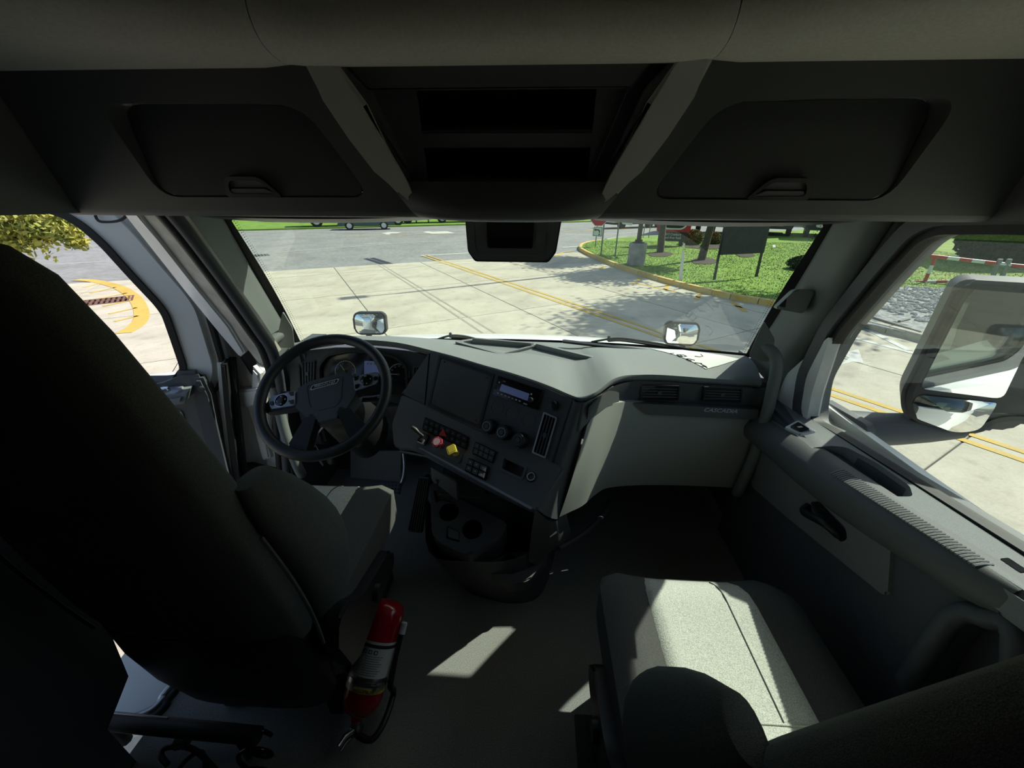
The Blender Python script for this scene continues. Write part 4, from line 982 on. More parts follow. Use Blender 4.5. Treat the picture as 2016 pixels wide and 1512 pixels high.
ring('hub_crease', WR, rnd(off([(-.06, .05), (.062, .055), (.05, -.03), (.03, -.05), (-.03, -.05), (-.052, -.03)], .0015), .012), rnd([(-.06, .05), (.062, .055), (.05, -.03), (.03, -.05), (-.03, -.05), (-.052, -.03)], .012), -.0125, -.0105, DASH, hb)
for s in (-1, 1):
    sp = [(s * .075, .035), (s * .185, .036), (s * .21, .01), (s * .20, -.012), (s * .08, -.025)]
    spk = prism('spoke', WR, rnd(sp, .008), -.045, -.014, BLACK, sw, bev=.006)
    pod = [(s * .098, .042), (s * .178, .040), (s * .188, .030), (s * .178, -.006), (s * .100, -.012)]
    pd = prism('button_pod', WR, rnd(pod, .006), -.02, -.008, SILVER, sw, bev=.003)
    lathe('button_dial', WR.at(s * .143, .016, -.008), [(.0215, 0), (.0215, .002), (.019, .004), (.001, .0045)], GLOSSB, pd, 26)
    ring('dial_ring', WR, circ(s * .143, .016, .0228, 26), circ(s * .143, .016, .0212, 26), -.0082, -.006, CHROME, pd)
    for a in range(4): prism('dial_mark', WR.at(s * .143, .016, -.0036).rot(90 * a), rrect(.012, -.002, .016, .002, .0008), -.0002, .0004, PALE, pd)
    lathe('small_button', WR.at(s * .174, .014, -.008), [(.0075, 0), (.0075, .003), (.001, .0035)], GLOSSB, pd, 16)
    for q in (.031, .000): prism('key_button', WR, rnd([(s * .103, q + .009), (s * .119, q + .008), (s * .113, q - .006), (s * .103, q - .007)], .002), -.009, -.0055, GLOSSB, pd)
    low = [(s * .03, -.06), (s * .065, -.055), (s * .13, -.15), (s * .105, -.185), (s * .075, -.20), (s * .06, -.15)]
    prism('lower_spoke', WR, rnd(low, .012), -.05, -.012, BLACK, sw, bev=.007)
bdg = thing
Bf = WR.at(0, .040, -.012); BADGE = mat('badge_silver', (.62, .64, .67), .3)
def bs(l): return [(a * 1.4, b * 1.25) for a, b in l]
bg2 = ring('badge_ring', Bf, rnd(bs([(-.036, -.008), (.03, -.006), (.037, .0075), (-.029, .006)]), .006), rnd(bs([(-.033, -.006), (.029, -.0045), (.034, .006), (-.028, .0045)]), .005), -.002, .0025, BADGE, hb)
prism('badge_field', Bf, rnd(bs([(-.033, -.006), (.029, -.0045), (.034, .006), (-.028, .0045)]), .005), -.002, .001, GLOSSB, hb)
text('badge_text', 'FREIGHTLINER', Bf.at(0, 0, .001), 0, 0, .0125, BADGE, hb, ext=.0006, align='CENTER', shear=.35, sx=.90)
colm = thing('steering_column', 'black steering column shroud with stalk levers under the wheel', 'steering column', WC - WFr.n * .2)
cr = []
for h, a, b in ((-.06, .05, .05), (-.09, .075, .07), (-.16, .085, .085), (-.26, .085, .10), (-.42, .08, .11)):
    cr.append([WFr.p(a * math.cos(t), -.01 + b * math.sin(t), h) for t in [2 * math.pi * k / 18 for k in range(18)]])
grid('shroud', cr, BLACK, colm, cu=True, caps=True, smooth=70)
for s in (-1, 1):
    st = tube('stalk', [WFr.p(s * .06, .02, -.10), WFr.p(s * .12, .02, -.09), WFr.p(s * .155, .022, -.085), WFr.p(s * .20, .024, -.08)], [.010, .010, .014, .013], BLACK, colm, n=10)
    prism('stalk_band', WFr.at(s * .165, .022, -.072), rrect(-.012, -.004, .012, .004, .002), 0, .002, DIM, st)
# ignition key on its ring
kx = on(617, 885, Y=1.18)
ky = thing('key', 'metal key hanging on a split ring below the steering wheel', 'key', kx)
tube('key_ring', [kx + Vector((.018 * math.cos(t), .004 * math.sin(t), .018 * math.sin(t))) for t in [2 * math.pi * k / 24 for k in range(24)]], .0018, CHROME, ky, n=6, closed=True)
tube('key_stub', [kx + Vector((.004, .0, .014)), kx + Vector((.006, .04, .045)), kx + Vector((.01, .16, .06))], .005, STEEL, ky, n=8)
F = Fr(kx + Vector((.006, -.004, -.016)), (1, 0, .25), (0, -1, 0))
prism('key_blade', F, [(-.004, 0), (.006, 0), (.010, -.055), (.004, -.062), (.0, -.05)], 0, .002, STEEL, ky)
lathe('ignition_switch', Fr(on(652, 907, Y=1.45), (1, 0, 0), (0, -1, .2)), [(.020, -.02), (.020, .004), (.014, .008), (.001, .008)], BLACK, ky, 18)

# ================================================================ pedals
ac = thing('accelerator_pedal', 'long ribbed black accelerator pedal beside the floor console', 'pedal', (-.34, 1.2, FZ))
AP = Fr(on(826, 995, Y=1.22), (1, .10, 0), (-.10, -.80, .60))
ap = AP.pxs([(824, 938), (846, 940), (830, 1050), (802, 1046)])
pl = prism('pad', AP, rnd(ap, .008), -.018, 0, DASH, ac, bev=.004)
for k in range(6):
    t = (k + .5) / 6; a = Vector(ap[0]).lerp(Vector(ap[1]), t); b = Vector(ap[3]).lerp(Vector(ap[2]), t)
    tube('rib', [AP.p(a.x, a.y, .001).lerp(AP.p(b.x, b.y, .001), .03), AP.p(a.x, a.y, .001).lerp(AP.p(b.x, b.y, .001), .97)], .0032, RUBBER, pl, n=6)
tube('pedal_arm', [AP.p(0, .10, -.015), AP.p(0, .12, -.09), AP.p(.0, .02, -.22)], .010, BLACK, ac, n=8)
bp_ = thing('brake_pedal', 'square ribbed black brake pedal on a steel arm', 'pedal', (-.52, 1.35, FZ))
BF = Fr(on(768, 962, Y=1.38), (1, 0, 0), (0, -.75, .66))
q = BF.pxs([(748, 952), (790, 952), (786, 974), (746, 972)])
pb = prism('pad', BF, rnd(q, .006), -.014, 0, DASH, bp_, bev=.003)
for r_ in range(3):
    for c in range(6):
        a = Vector(q[0]).lerp(Vector(q[1]), (c + .5) / 6).lerp(Vector(q[3]).lerp(Vector(q[2]), (c + .5) / 6), (r_ + .5) / 3)
        prism('tread', BF, rrect(a.x - .004, a.y - .005, a.x + .004, a.y + .005, .001), -.001, .003, RUBBER, pb)
tube('pedal_arm', smoothline([on(795, 893, Y=1.50), on(797, 920, Y=1.46), on(793, 945, Y=1.42), on(786, 958, Y=1.41)], 4), .010, STEEL, bp_, n=8)
quad('footwell_panel', Fr(on(735, 920, Y=1.60), (1, 0, 0), (0, -1, .1)), [(690, 888), (790, 888), (788, 948), (690, 940)], -.01, .0, GREYD, DB)
# ================================================================ seats
def section(cx, cy, cz, hw, th, lean, n=28, pw=3.2):
    """rounded cross-section of a backrest at one height: width along X, thickness along Y"""
    out = []
    for k in range(n):
        t = 2 * math.pi * k / n; c, s = math.cos(t), math.sin(t)
        x = hw * math.copysign(abs(c) ** (2 / pw), c); y = th * math.copysign(abs(s) ** (2 / pw), s)
        out.append((cx + x, cy + y, cz - y * lean))
    return out
def bm_sec(bm, secs):
    G = bm_grid(bm, secs, True); bm.faces.new(G[0][::-1]); bm.faces.new(G[-1])
def seat(nm, label, x0, yf, zt, inb, ya_, yb2):
    """x0 centre, yf cushion front edge, zt cushion top; inb = side (+1/-1) of the cab aisle"""
    S_ = thing('seat', label, 'seat', (x0, yf - .25, FZ))
    def L(x, y, z): return Vector((x0 + x, yf + y, zt + z))
    # cushion: dark bolstered body plus the grey centre insert
    def cush(hw, y0, y1, z0, z1, crown, m, name, nx=12, ny=14):
        rows = []
        for j in range(ny + 1):
            q = j / ny; y = y0 + (y1 - y0) * q; row = []
            nose = 0 if q < .8 else ((q - .8) / .2) ** 2
            w_ = hw * (1 - .10 * nose)
            for i in range(nx + 1):
                u = -1 + 2 * i / nx
                z = z1 - .055 * nose - crown * (1 - u * u) * -1 * 0 + crown * abs(u) ** 3 - (.035 * max(0, abs(u) - .85) / .15)
                row.append(L(w_ * u, y, z))
            lo = [L(w_ * 1.0, y, z0), L(-w_ * 1.0, y, z0)]
            rows.append([lo[1]] + row + [lo[0]])
        bm = bmesh.new(); G_ = bm_grid(bm, rows, True); bm.faces.new(G_[0][::-1]); bm.faces.new(G_[-1])
        bmesh.ops.bevel(bm, geom=[e for e in bm.edges if e.is_boundary], offset=.005, segments=1, affect='EDGES')
        return fin(bm, name, m, S_, 60)
    cush(.27, -.52, 0, -.13, -.004, .030, FABD, 'cushion')
    ci = cush(.163, -.50, -.012, -.05, .008, .006, FABG, 'cushion_insert')
    tube('seam', [L(.155 * .42, y_, .0088 - .055 * max(0, ((y_ + .50) / .488 - .8) / .2) ** 2) for y_ in [-.02 - .36 * k / 24 for k in range(25)]], .0016, FABD, ci, n=6)
    tube('seam', [L(-.15 + .3 * k / 10, -.385, .0095 + .006 * abs(-1 + k / 5) ** 3) for k in range(11)], .0016, FABG, ci, n=6)
    for sx in (-1, 1): tube('piping', [L(sx * .266 * (1 - .1 * max(0, (q / 14 - .8) / .2) ** 2), -.50 + .49 * q / 14, -.016 - .05 * max(0, (q / 14 - .8) / .2) ** 2) for q in range(15)], .005, FABD, S_, n=6)
    # backrest, leaning back
    prof = [(-.10, .21, .055), (.0, .235, .065), (.14, .245, .07), (.30, .238, .068), (.45, .226, .062), (.56, .211, .056), (.66, .198, .05), (.75, .182, .046), (.83, .158, .042), (.865, .125, .034), (.885, .06, .02)]
    def yb(z): return -ya_ - yb2 * z
    bm = bmesh.new(); bm_sec(bm, [section(*L(0, yb(z), z), hw, th, -.16) for z, hw, th in prof]); bk_ = fin(bm, 'backrest', FABD, S_, 70)
    # grey face panel on the front of the backrest
    rows = []
    for z, hw, th in prof[1:9]:
        rows.append([L(hw * .62 * u, yb(z) + th + .006 - .004 * u * u, z) for u in (-1, -.6, -.2, .2, .6, 1)])
    grid('back_insert', rows, FABG, S_, thick=.006, smooth=70)
    shell = [section(*L(0, yb(z) - .02, z), hw, th, -.16) for z, hw, th in ((-.36, .16, .035), (-.33, .215, .05), (-.2, .235, .06), (-.05, .235, .06), (.05, .225, .05))]
    bm = bmesh.new(); bm_sec(bm, shell); fin(bm, 'back_shell', BLACK, S_, 70)
    # side bolsters: lobes that wrap forward from the back
    for sx in (-1, 1):
        bm = bmesh.new(); secs = []
        for q in range(11):
            t = q / 10; z = .45 - .52 * t; y = yb(z) + .055 + .045 * math.sin(math.pi * min(1, t * .9)) ; r_ = .062 * (math.sin(math.pi * (.05 + .90 * t)) ** .45)
            secs.append(section(*L(sx * (.228 + .024 * math.sin(math.pi * t)), y, z), r_ * .78, r_ * 1.45, .05, n=18, pw=2.4))
        bm_sec(bm, secs); fin(bm, 'bolster', FABD, S_, 70)
        tube('bolster_piping', [L(sx * (.228 + .024 * math.sin(math.pi * t)) + sx * .030 * 0, yb(.45 - .52 * t) - .004, .45 - .52 * t) + Vector((sx * .045, -.03, 0)) for t in [.12 + .76 * k / 12 for k in range(13)]], .004, FABD, S_, n=6)
    # base: suspension box, rails, recliner cover
    zb = FZ - zt
    box('seat_pan', tuple(L(-.25, -.50, -.17) - Vector((0, 0, 0))), tuple(L(.25, -.03, -.12)), BLACK, S_, bev=.015)
    box('suspension_box', tuple(L(-.19, -.46, zb + .05)), tuple(L(.19, -.08, -.165)), DKMET, S_, bev=.02)
    for sx in (-1, 1): box('floor_rail', tuple(L(sx * .17 - .022, -.50, zb)), tuple(L(sx * .17 + .022, -.02, zb + .055)), DKMET, S_, bev=.006)
    bm = bmesh.new(); F_ = YZ(x0 + inb * .285, inb)
    bm_prism(bm, F_, rnd([(yf - .53, zt - .20), (yf - .20, zt - .19), (yf - .22, zt - .11), (yf - .42, zt - .06), (yf - .50, zt + .02), (yf - .57, zt - .02)], .03), -.02, .018, .008); fin(bm, 'recliner_cover', BLACK, S_)
    lathe('recliner_knob', Fr(L(inb * .303, -.36, -.13), (0, 1, 0), (inb, 0, 0)), [(.026, 0), (.024, .015), (.001, .017)], BLACK, S_, 16)
    return S_, L
ds, DL = seat('driver', 'tall charcoal cloth driver seat in front of the open door', -.68, 1.09, 1.775, 1, .545, .132)
ps, PLc = seat('passenger', 'charcoal passenger seat with sunlit grey cloth cushion by the closed door', .548, .825, 1.705, -1, .554, .193)
# dark plastic panel standing beside the passenger seat base
sp = thing('seat_side_panel', 'black plastic side panel with notched top beside the passenger seat', 'panel', (.25, .3, FZ))
zt_ = 1.47
SPF = YZ(.262, -1)
prism('panel', SPF, [(.10, FZ), (.545, FZ), (.545, zt_ - .01), (.53, zt_), (.50, zt_ - .003), (.485, zt_ + .006), (.44, zt_ + .008), (.42, zt_), (.10, zt_)], 0, .018, BLACK, sp, bev=.004)
prism('panel_top', frZ((.25, .32, zt_ - .004)), rrect(-.045, -.22, .02, .224, .006), -.012, 0, BLACK, sp, bev=.003)

# ---- hoses and cables under the driver seat
hs_ = thing('air_hose_coil', 'black coiled air hose behind the driver seat base', 'hose', (-.62, .42, FZ))
c0 = on(480, 1490, Z=1.32); pts = [c0 + Vector((-.03 + .05 * math.cos(t) + .010 * t * .12, -.05 + .012 * t * .38, .05 * math.sin(t) - .0 * t)) for t in [k * .35 for k in range(150)]]
pts = [c0 + Vector((.045 * math.cos(t) + .004 * t, .05 - .0062 * t, .045 * math.sin(t))) for t in [k * .33 for k in range(110)]]
tube('coil', pts, .006, GLOSSB, hs_, n=8)
wr = thing('seat_wiring', 'dark wiring loop with connector under the driver seat', 'cable', (-.72, .45, FZ))
wp = [on(x, y, Z=1.30) for x, y in ((330, 1505), (318, 1490), (322, 1475), (345, 1470), (372, 1472), (395, 1485), (420, 1512), (440, 1530))]
tube('wire', smoothline(wp, 5), .007, RUBBER, wr, n=8)
wp = [on(x, y, Z=1.29) for x, y in ((352, 1514), (372, 1492), (395, 1480), (404, 1500), (400, 1520))]
tube('wire', smoothline(wp, 5), .006, RUBBER, wr, n=8)
cpt = on(358, 1464, Z=1.31); box('connector', (-.02, -.012, -.01), (.02, .012, .016), DASH, wr, bev=.004, fr=Fr(cpt, (1, .2, 0), (0, 0, 1)))
lathe('fitting', Fr(on(361, 1450, Z=1.33), (1, 0, 0), (0, .3, 1)), [(.006, -.02), (.009, -.02), (.009, 0), (.005, .002), (.005, .02), (.001, .02)], CHROME, wr, 12)
sbx = thing('seat_crossbar', 'black steel cross bar of the driver seat mounting', 'bar', (-.8, .47, FZ))
b0, b1 = on(215, 1420, Z=1.36), on(470, 1445, Z=1.36)
tube('bar', [b0 + (b0 - b1) * .4, b0, b1, b1 + (b1 - b0) * .15], .022, DKMET, sbx, n=12)
tube('bar_edge', [b0 + Vector((0, .012, .0185)), b0.lerp(b1, .45) + Vector((0, .012, .0185))], .003, STEEL, sbx, n=6)
for q in (.0, 1.0): tube('leg', [b0.lerp(b1, q), Vector((*b0.lerp(b1, q).xy, FZ))], .016, DKMET, sbx, n=8)

# ================================================================ fire extinguisher on the seat side
EA, EB = EYE + ray(767, 1180) * 1.24, EYE + ray(704, 1408) * 1.13
ex = thing('fire_extinguisher', 'red fire extinguisher strapped flat beside the driver seat, instructions label showing', 'fire extinguisher', (EA + EB) / 2 - Vector((0, 0, .06)))
ax = (EB - EA); Lx = ax.length; axn = ax.normalized()
EF = Fr(EA, axn.cross(Vector((0, 0, 1))), axn)
Rr = .057
bodyp = [(.010, .0), (.032, .003), (.048, .012), (.054, .026), (Rr, .04), (Rr, Lx - .05), (.054, Lx - .035), (.047, Lx - .018), (.033, Lx - .006), (.022, Lx), (.016, Lx + .004), (.015, Lx + .02)]
lathe('cylinder', EF, bodyp, RED, ex, 40, 50)
def wrapq(name, t0, t1, a0, a1, m, par, r_=Rr + .0006, n=24):
    """a patch of label wrapped round the cylinder; t along the axis, a around (degrees, 0 = up)"""
    up = (Vector((0, 0, 1)) - axn * axn.z).normalized(); sd2 = axn.cross(up)
    rows = []
    for k in range(n + 1):
        a = math.radians(a0 + (a1 - a0) * k / n); d2 = up * math.cos(a) + sd2 * math.sin(a)
        rows.append([EA + axn * t0 + d2 * r_, EA + axn * t1 + d2 * r_])
    return grid(name, rows, m, par, smooth=80)
lb = wrapq('label', .105, .235, -110, 110, LABELW, ex)
wrapq('label_band', .112, .121, -110, 110, INK, lb, Rr + .0011)
wrapq('label_yellow', .221, .234, -100, 8, YEL, lb, Rr + .0011)
wrapq('label_grey', .196, .207, -100, 10, STEEL, lb, Rr + .0011)
for k in range(3): 
    wrapq('pictogram', .127, .137, -32 + 16 * k, -21 + 16 * k, INK, lb, Rr + .0011, 4)
    wrapq('pictogram_figure', .129, .135, -30 + 16 * k, -24 + 16 * k, LABELW, lb, Rr + .0015, 4)
for k in range(9): wrapq('print_line', .142 + .0058 * k, .1438 + .0058 * k, -52 + 5 * (k % 3), 4 - 3 * (k % 2), DIM, lb, Rr + .0011, 8)
for k in range(14): wrapq('print_line', .124 + .0072 * k, .1252 + .0072 * k, 14, 36 - 4 * (k % 3), DIM, lb, Rr + .0011, 8)
upv = (Vector((0, 0, 1)) - axn * axn.z).normalized(); sdv = axn.cross(upv)
ang = math.radians(-22); dn_ = upv * math.cos(ang) + sdv * math.sin(ang)
tf = Fr(EA + axn * .2275 + dn_ * (Rr + .0006), axn.cross(dn_), dn_)
text('label_word', 'INSTRUCTIONS', tf, 0, 0, .010, INK, lb, ext=.0006, align='CENTER', sx=.85)
# valve, lever, gauge, hose
lathe('valve_collar', EF.at(0, 0, Lx + .012), [(.018, 0), (.018, .014), (.013, .018), (.013, .036), (.001, .036)], CHROME, ex, 18)
vt = EA + axn * (Lx + .04)
tube('lever', [vt + Vector((.005, .0, .012)), vt + Vector((-.012, -.018, .020)), vt + Vector((-.02, -.042, .022))], [.008, .007, .006], CHROME, ex, n=8)
tube('lever', [vt + Vector((.004, .0, -.012)), vt + Vector((-.012, -.02, -.012)), vt + Vector((-.02, -.04, -.012))], [.008, .007, .006], CHROME, ex, n=8)
lathe('gauge', Fr(vt + Vector((.016, .004, .012)), (0, 1, 0), (.7, 0, .7)), [(.012, 0), (.012, .008), (.010, .009), (.001, .009)], BLACK, ex, 16)
hpts = [vt + Vector((.016, -.006, .0)), vt + Vector((.06, -.012, -.004)), vt + Vector((.082, .03, .0)), vt + Vector((.086, .10, .004)), EA + axn * .22 + Vector((.072, 0, .0)), EA + axn * .12 + Vector((.069, 0, .0)), EA + axn * .09 + Vector((.069, 0, .004))]
tube('hose', smoothline(hpts, 6), .0095, BLACK, ex, n=8)
lathe('nozzle', Fr(EA + axn * .095 + Vector((.069, 0, .004)), (1, 0, 0), -axn), [(.010, 0), (.010, .03), (.007, .032), (.001, .032)], LABELW, ex, 12)
# strap with wire clip, and wall bracket
st = [EA + axn * .212 + (upv * math.cos(t) + sdv * math.sin(t)) * (Rr + .002) for t in [2 * math.pi * k / 40 for k in range(40)]]
sr = []
for dl_ in (-.006, .006): sr.append([p + axn * dl_ for p in st])
grid('strap', sr, STEEL, ex, cu=True, thick=.001, smooth=80)
a = math.radians(-62 if sdv.x < 0 else 62); dq = upv * math.cos(a) + sdv * math.sin(a); cp_ = EA + axn * .212 + dq * (Rr + .004)
cf = Fr(cp_, axn, dq)
ck = box('clip', (-.010, -.016, 0), (.010, .012, .008), CHROME, ex, bev=.002, fr=cf)
for q in (-.006, .006): tube('clip_wire', [cf.p(q, .0, .008), cf.p(q, -.02, .012), cf.p(q * 1.6, -.042, .016)], .0015, CHROME, ck, n=6)
Ec = (EA + EB) / 2; bf_ = Fr(Ec + Vector((-.052, 0, -.03)), axn, (1, 0, .3))
box('bracket', (-.13, -.03, -.012), (.13, .03, .0), DKMET, ex, bev=.003, fr=bf_)
box('bracket_strut', (-.02, -.14, -.018), (.02, .0, -.008), DKMET, ex, bev=.003, fr=bf_)
tg_ = thing('warning_tag', 'small red tag hanging beside the driver seat above the extinguisher', 'tag', on(712, 1207, Y=.66))
F = Fr(on(706, 1206, Y=.66), (1, 0, .1), (0, -.6, .8)); prism('tag', F, rnd([(-.018, -.004), (-.006, .006), (.014, .004), (.02, -.002), (.004, -.008)], .002), 0, .001, mat('tag_red', (.5, .05, .04), .5), tg_)
tube('tag_string', [F.p(-.018, 0, 0), F.p(-.05, .0, -.01), F.p(-.075, .0, -.015)], .0015, DASH, tg_, n=5)
# ================================================================ truck nose seen through the windshield
HD = thing('truck_hood', 'white sloping truck hood beyond the windshield', 'hood', (0, 2.6, 1.2))
rows = []
for y, z in ((1.93, 1.975), (2.05, 1.985), (2.2, 1.958), (2.4, 1.888), (2.7, 1.755), (3.1, 1.55), (3.5, 1.32), (3.7, 1.05)):
    row = []
    for i in range(21):
        u = -1 + 2 * i / 20; hw = .95 - .08 * (y - 1.9)
        row.append((hw * u, y, z - .035 * abs(u) ** 2 - .30 * max(0, abs(u) - .90) / .10 * (max(0, abs(u) - .90) / .10)))
    rows.append(row)
grid('hood_skin', rows, WHITE, HD, thick=.012, smooth=70)
box('cowl', (-.98, 1.80, 1.80), (.98, 1.98, 1.955), BLACK, HD, bev=.02)
for s in (-1, 1):
    fe = [[(s * x, y, z) for x, z in ((.82, 1.5), (.95, 1.50 + dz), (1.10, 1.46 + dz), (1.20, 1.30 + dz), (1.22, .9))] for y, dz in ((2.0, -.1), (2.3, .0), (2.7, .06), (3.1, .04), (3.5, -.12))]
    grid('fender', [smoothline(r_, 3) for r_ in fe], WHITE, HD, thick=.01, smooth=70)
    nm = 'driver' if s < 0 else 'passenger'
    px_ = (728, 637) if s < 0 else (1342, 657); c = on(*px_, Y=2.62)
    hm = thing('hood_mirror', 'small square convex mirror on the %s side of the truck hood' % nm, 'mirror', (c.x, c.y, c.z - .1), 'hood mirrors')
    F = Fr(c, (1, 0, 0), (-s * .12, -1, .12))
    o1 = rrect(-.115, -.082, .115, .082, .045, 6)
    prism('housing', F, o1, -.05, .006, BLACK, hm, bev=.012)
    bm = bmesh.new(); Lp = []; gp = off(o1, -.014)
    for k in range(7):
        f_ = 1 - k / 7; RM = max(a * a + b * b for a, b in gp); Lp.append([bm.verts.new(F.p(a * f_, b * f_, .005 + .022 * (1 - f_ * f_ * (a * a + b * b) / RM))) for a, b in gp])
    for k in range(6):
        for i in range(len(gp)): j = (i + 1) % len(gp); bm.faces.new((Lp[k][i], Lp[k][j], Lp[k + 1][j], Lp[k + 1][i]))
    bm.faces.new(Lp[-1]); fin(bm, 'convex_glass', MIRROR, hm, 180)
    tube('stalk', [F.p(s * .02, -.075, -.03), F.p(s * .04, -.16, -.03), (c.x + s * .05, c.y, c.z - .42)], [.022, .018, .02], BLACK, hm, n=10)
# wipers resting at the glass base
for (nm, pxs_) in (('driver', [(858, 676, 1.86), (885, 668, 1.88), (912, 669, 1.90), (935, 674, 1.92), (960, 678, 1.92)]), ('passenger', [(1165, 681, 1.88), (1200, 675, 1.88), (1225, 674, 1.87), (1270, 680, 1.84), (1330, 690, 1.79), (1405, 707, 1.70)])):
    wp = [on(x, y, Y=Y) + Vector((0, .03, .01)) for x, y, Y in pxs_]
    wpr = thing('wiper', 'black windshield wiper resting on the %s side of the glass' % nm, 'wiper', wp[0], 'windshield wipers')
    tube('arm', smoothline(wp, 4), .006, BLACK, wpr, n=8)
    tube('blade', smoothline([p + Vector((.0, .012, -.014)) for p in wp[1:]], 4), .007, RUBBER, wpr, n=6)
    k = wp[1]; lathe('nozzle', Fr(k, (1, 0, 0), (0, 0, 1)), [(.008, -.01), (.008, .012), (.005, .016), (.001, .016)], BLACK, wpr, 10)
# sheet of paper with handwriting lying on the dash at the glass; the windshield mirrors it
from mathutils.bvhtree import BVHTree
tp_ = bpy.data.objects['top_pad']; BV = BVHTree.FromPolygons([v.co + WO[tp_.name] for v in tp_.data.vertices], [p.vertices[:] for p in tp_.data.polygons])
def on_ws(x, y):
    """where the line of sight meets the curved glass, and the glass normal there"""
    d = ray(x, y)
    for k in range(900):
        p = EYE + d * (.8 + k * .002)
        u = max(-1, min(1, p.x / .98)); t = max(0, min(1, (p.z - ws_bot(u).z) / (ws_top(u).z - ws_bot(u).z)))
        u = max(-1, min(1, p.x / (.98 + .03 * math.sin(math.pi * t)))); g = ws(u, t)
        if p.y > g.y: break
    n = (ws(min(1, u + .01), t) - ws(u - .01, t)).cross(ws(u, min(1, t + .01)) - ws(u, t - .01)).normalized()
    return p, n
def on_pad(x, y):
    """the spot on the dash pad that the glass mirrors at this pixel"""
    p, n = on_ws(x, y); d = ray(x, y).normalized(); r = d - n * 2 * d.dot(n)
    h = BV.ray_cast(p + r * .01, r); return h[0]
corn = [on_pad(*q) for q in ((1290, 650), (1410, 578), (1473, 686), (1330, 692))]
def drop(x, y, h=.0025):
    q = BV.ray_cast(Vector((x, y, 2.6)), Vector((0, 0, -1)))[0]; return Vector((x, y, (q.z if q else 2.085) + h))
corn[3] = Vector((.742, 1.672, 2.08))
pa = thing('paper_sheet', 'white sheet of paper with handwriting lying on the passenger side of the dashboard top', 'paper', drop(.75, 1.55))
nq = 10; rows = []
for j in range(nq + 1):
    rows.append([drop(*(corn[0].lerp(corn[1], i / nq).lerp(corn[3].lerp(corn[2], i / nq), j / nq)).xy) for i in range(nq + 1)])
grid('sheet', rows, mat('white_paper', (.74, .75, .72), .8), pa, thick=.0006, smooth=80)
INKP = mat('marker_ink', (.05, .06, .07), .6)
for st_ in ([(1350, 622), (1358, 612), (1364, 617), (1356, 626), (1350, 622), (1364, 632), (1372, 626), (1366, 618)], [(1382, 601), (1376, 600), (1371, 606), (1378, 612), (1390, 615)], [(1388, 594), (1406, 613)], [(1403, 589), (1411, 600), (1416, 597), (1414, 604), (1402, 603)], [(1336, 622), (1344, 630)], [(1388, 642), (1398, 646), (1404, 654), (1396, 662)]):
    hp2 = [on_pad(*q) for q in st_]
    if all(hp2): tube('pen_stroke', [drop(h.x, h.y, .0034) for h in hp2], .0016, INKP, pa, n=5)

# ================================================================ ground
GZ = lambda x, y, z=0.0: on(x, y, Z=z)
road = struct(box('ground_road', (-160, -60, -.40), (160, 220, -.012), ASPH), 'grey asphalt road running past the yard exit', 'road')
RP0 = Vector((-11.06, 14.63, 0)); RD = Vector((7.96, 4.37, 0)).normalized(); RN = Vector((-RD.y, RD.x, 0))
GU = Vector((.53, -.848, 0)).normalized(); GV = Vector((-GU.y, GU.x, 0))
gr = bpy.data.objects.new('ground_concrete', None); reg(gr, 'ground_concrete', None, (0, 8, 0)); struct(gr, 'pale jointed concrete yard slabs between truck and road', 'concrete yard')
jb = prism('joint_base', frZ((0, 0, 0)), [(-60, -40), (40, -40), tuple((RP0 + RD * 55).xy), tuple((RP0 - RD * 50).xy)], -.2, -.008, JOINT, gr)
def clip(poly, p0, n):
    out = []
    for i in range(len(poly)):
        a, b = poly[i], poly[(i + 1) % len(poly)]; da, db = (a - p0).dot(n), (b - p0).dot(n)
        if da <= 0: out.append(a)
        if da * db < 0: out.append(a + (b - a) * (da / (da - db)))
    return out
u0, v0, du, dv_ = GU.dot(Vector((-.34, 10, 0))), GV.dot(Vector((-7.5, 14.8, 0))), 3.95, 3.62
fz = frZ((0, 0, 0)); cnt = 0; SLABS = []
for i in range(-6, 9):
    for j in range(-8, 9):
        c = GU * (u0 + (i + .5) * du) + GV * (v0 + (j + .5) * dv_)
        if c.length > 34 or c.y < -8: continue
        g_ = .009; hu, hv = du / 2 - g_, dv_ / 2 - g_
        poly = [c - GU * hu - GV * hv, c + GU * hu - GV * hv, c + GU * hu + GV * hv, c - GU * hu + GV * hv]
        poly = clip(poly, RP0, RN)
        if len(poly) < 3: continue
        SLABS.append((c, prism('concrete_slab', fz, [(p.x, p.y) for p in poly], -.15, RNG.uniform(-.002, .001), CONC if (i * 7 + j * 3) % 3 else CONC2, gr, bev=.006, smooth=0))); cnt += 1

def strip(name, pts, w_, m, par, z=.006, dash=None):
    """a painted line on the ground"""
    P_ = [Vector((p[0], p[1], 0)) for p in pts]; rows = []
    for i, p in enumerate(P_):
        a, b = P_[max(0, i - 1)], P_[min(len(P_) - 1, i + 1)]; d_ = (b - a).normalized(); n_ = Vector((-d_.y, d_.x, 0)) * w_ / 2
        rows.append([p + n_ + Vector((0, 0, z)), p - n_ + Vector((0, 0, z))])
    return grid(name, rows, m, par, thick=.002, smooth=0)
def pxl(l): return [GZ(*p) for p in l]
mr = bpy.data.objects.new('ground_markings', None); reg(mr, 'ground_markings', None, (0, 10, 0)); struct(mr, 'painted yellow and white lines on road and concrete', 'road markings')
ya, yb_ = GZ(836, 502), GZ(2016, 905); yd = (yb_ - ya).normalized(); yn = Vector((-yd.y, yd.x, 0))
ya = Vector((-5.5, 20.0, 0)); yb_ = Vector((5.84, 3.99, 0)); yd = (yb_ - ya).normalized(); yn = Vector((-yd.y, yd.x, 0))
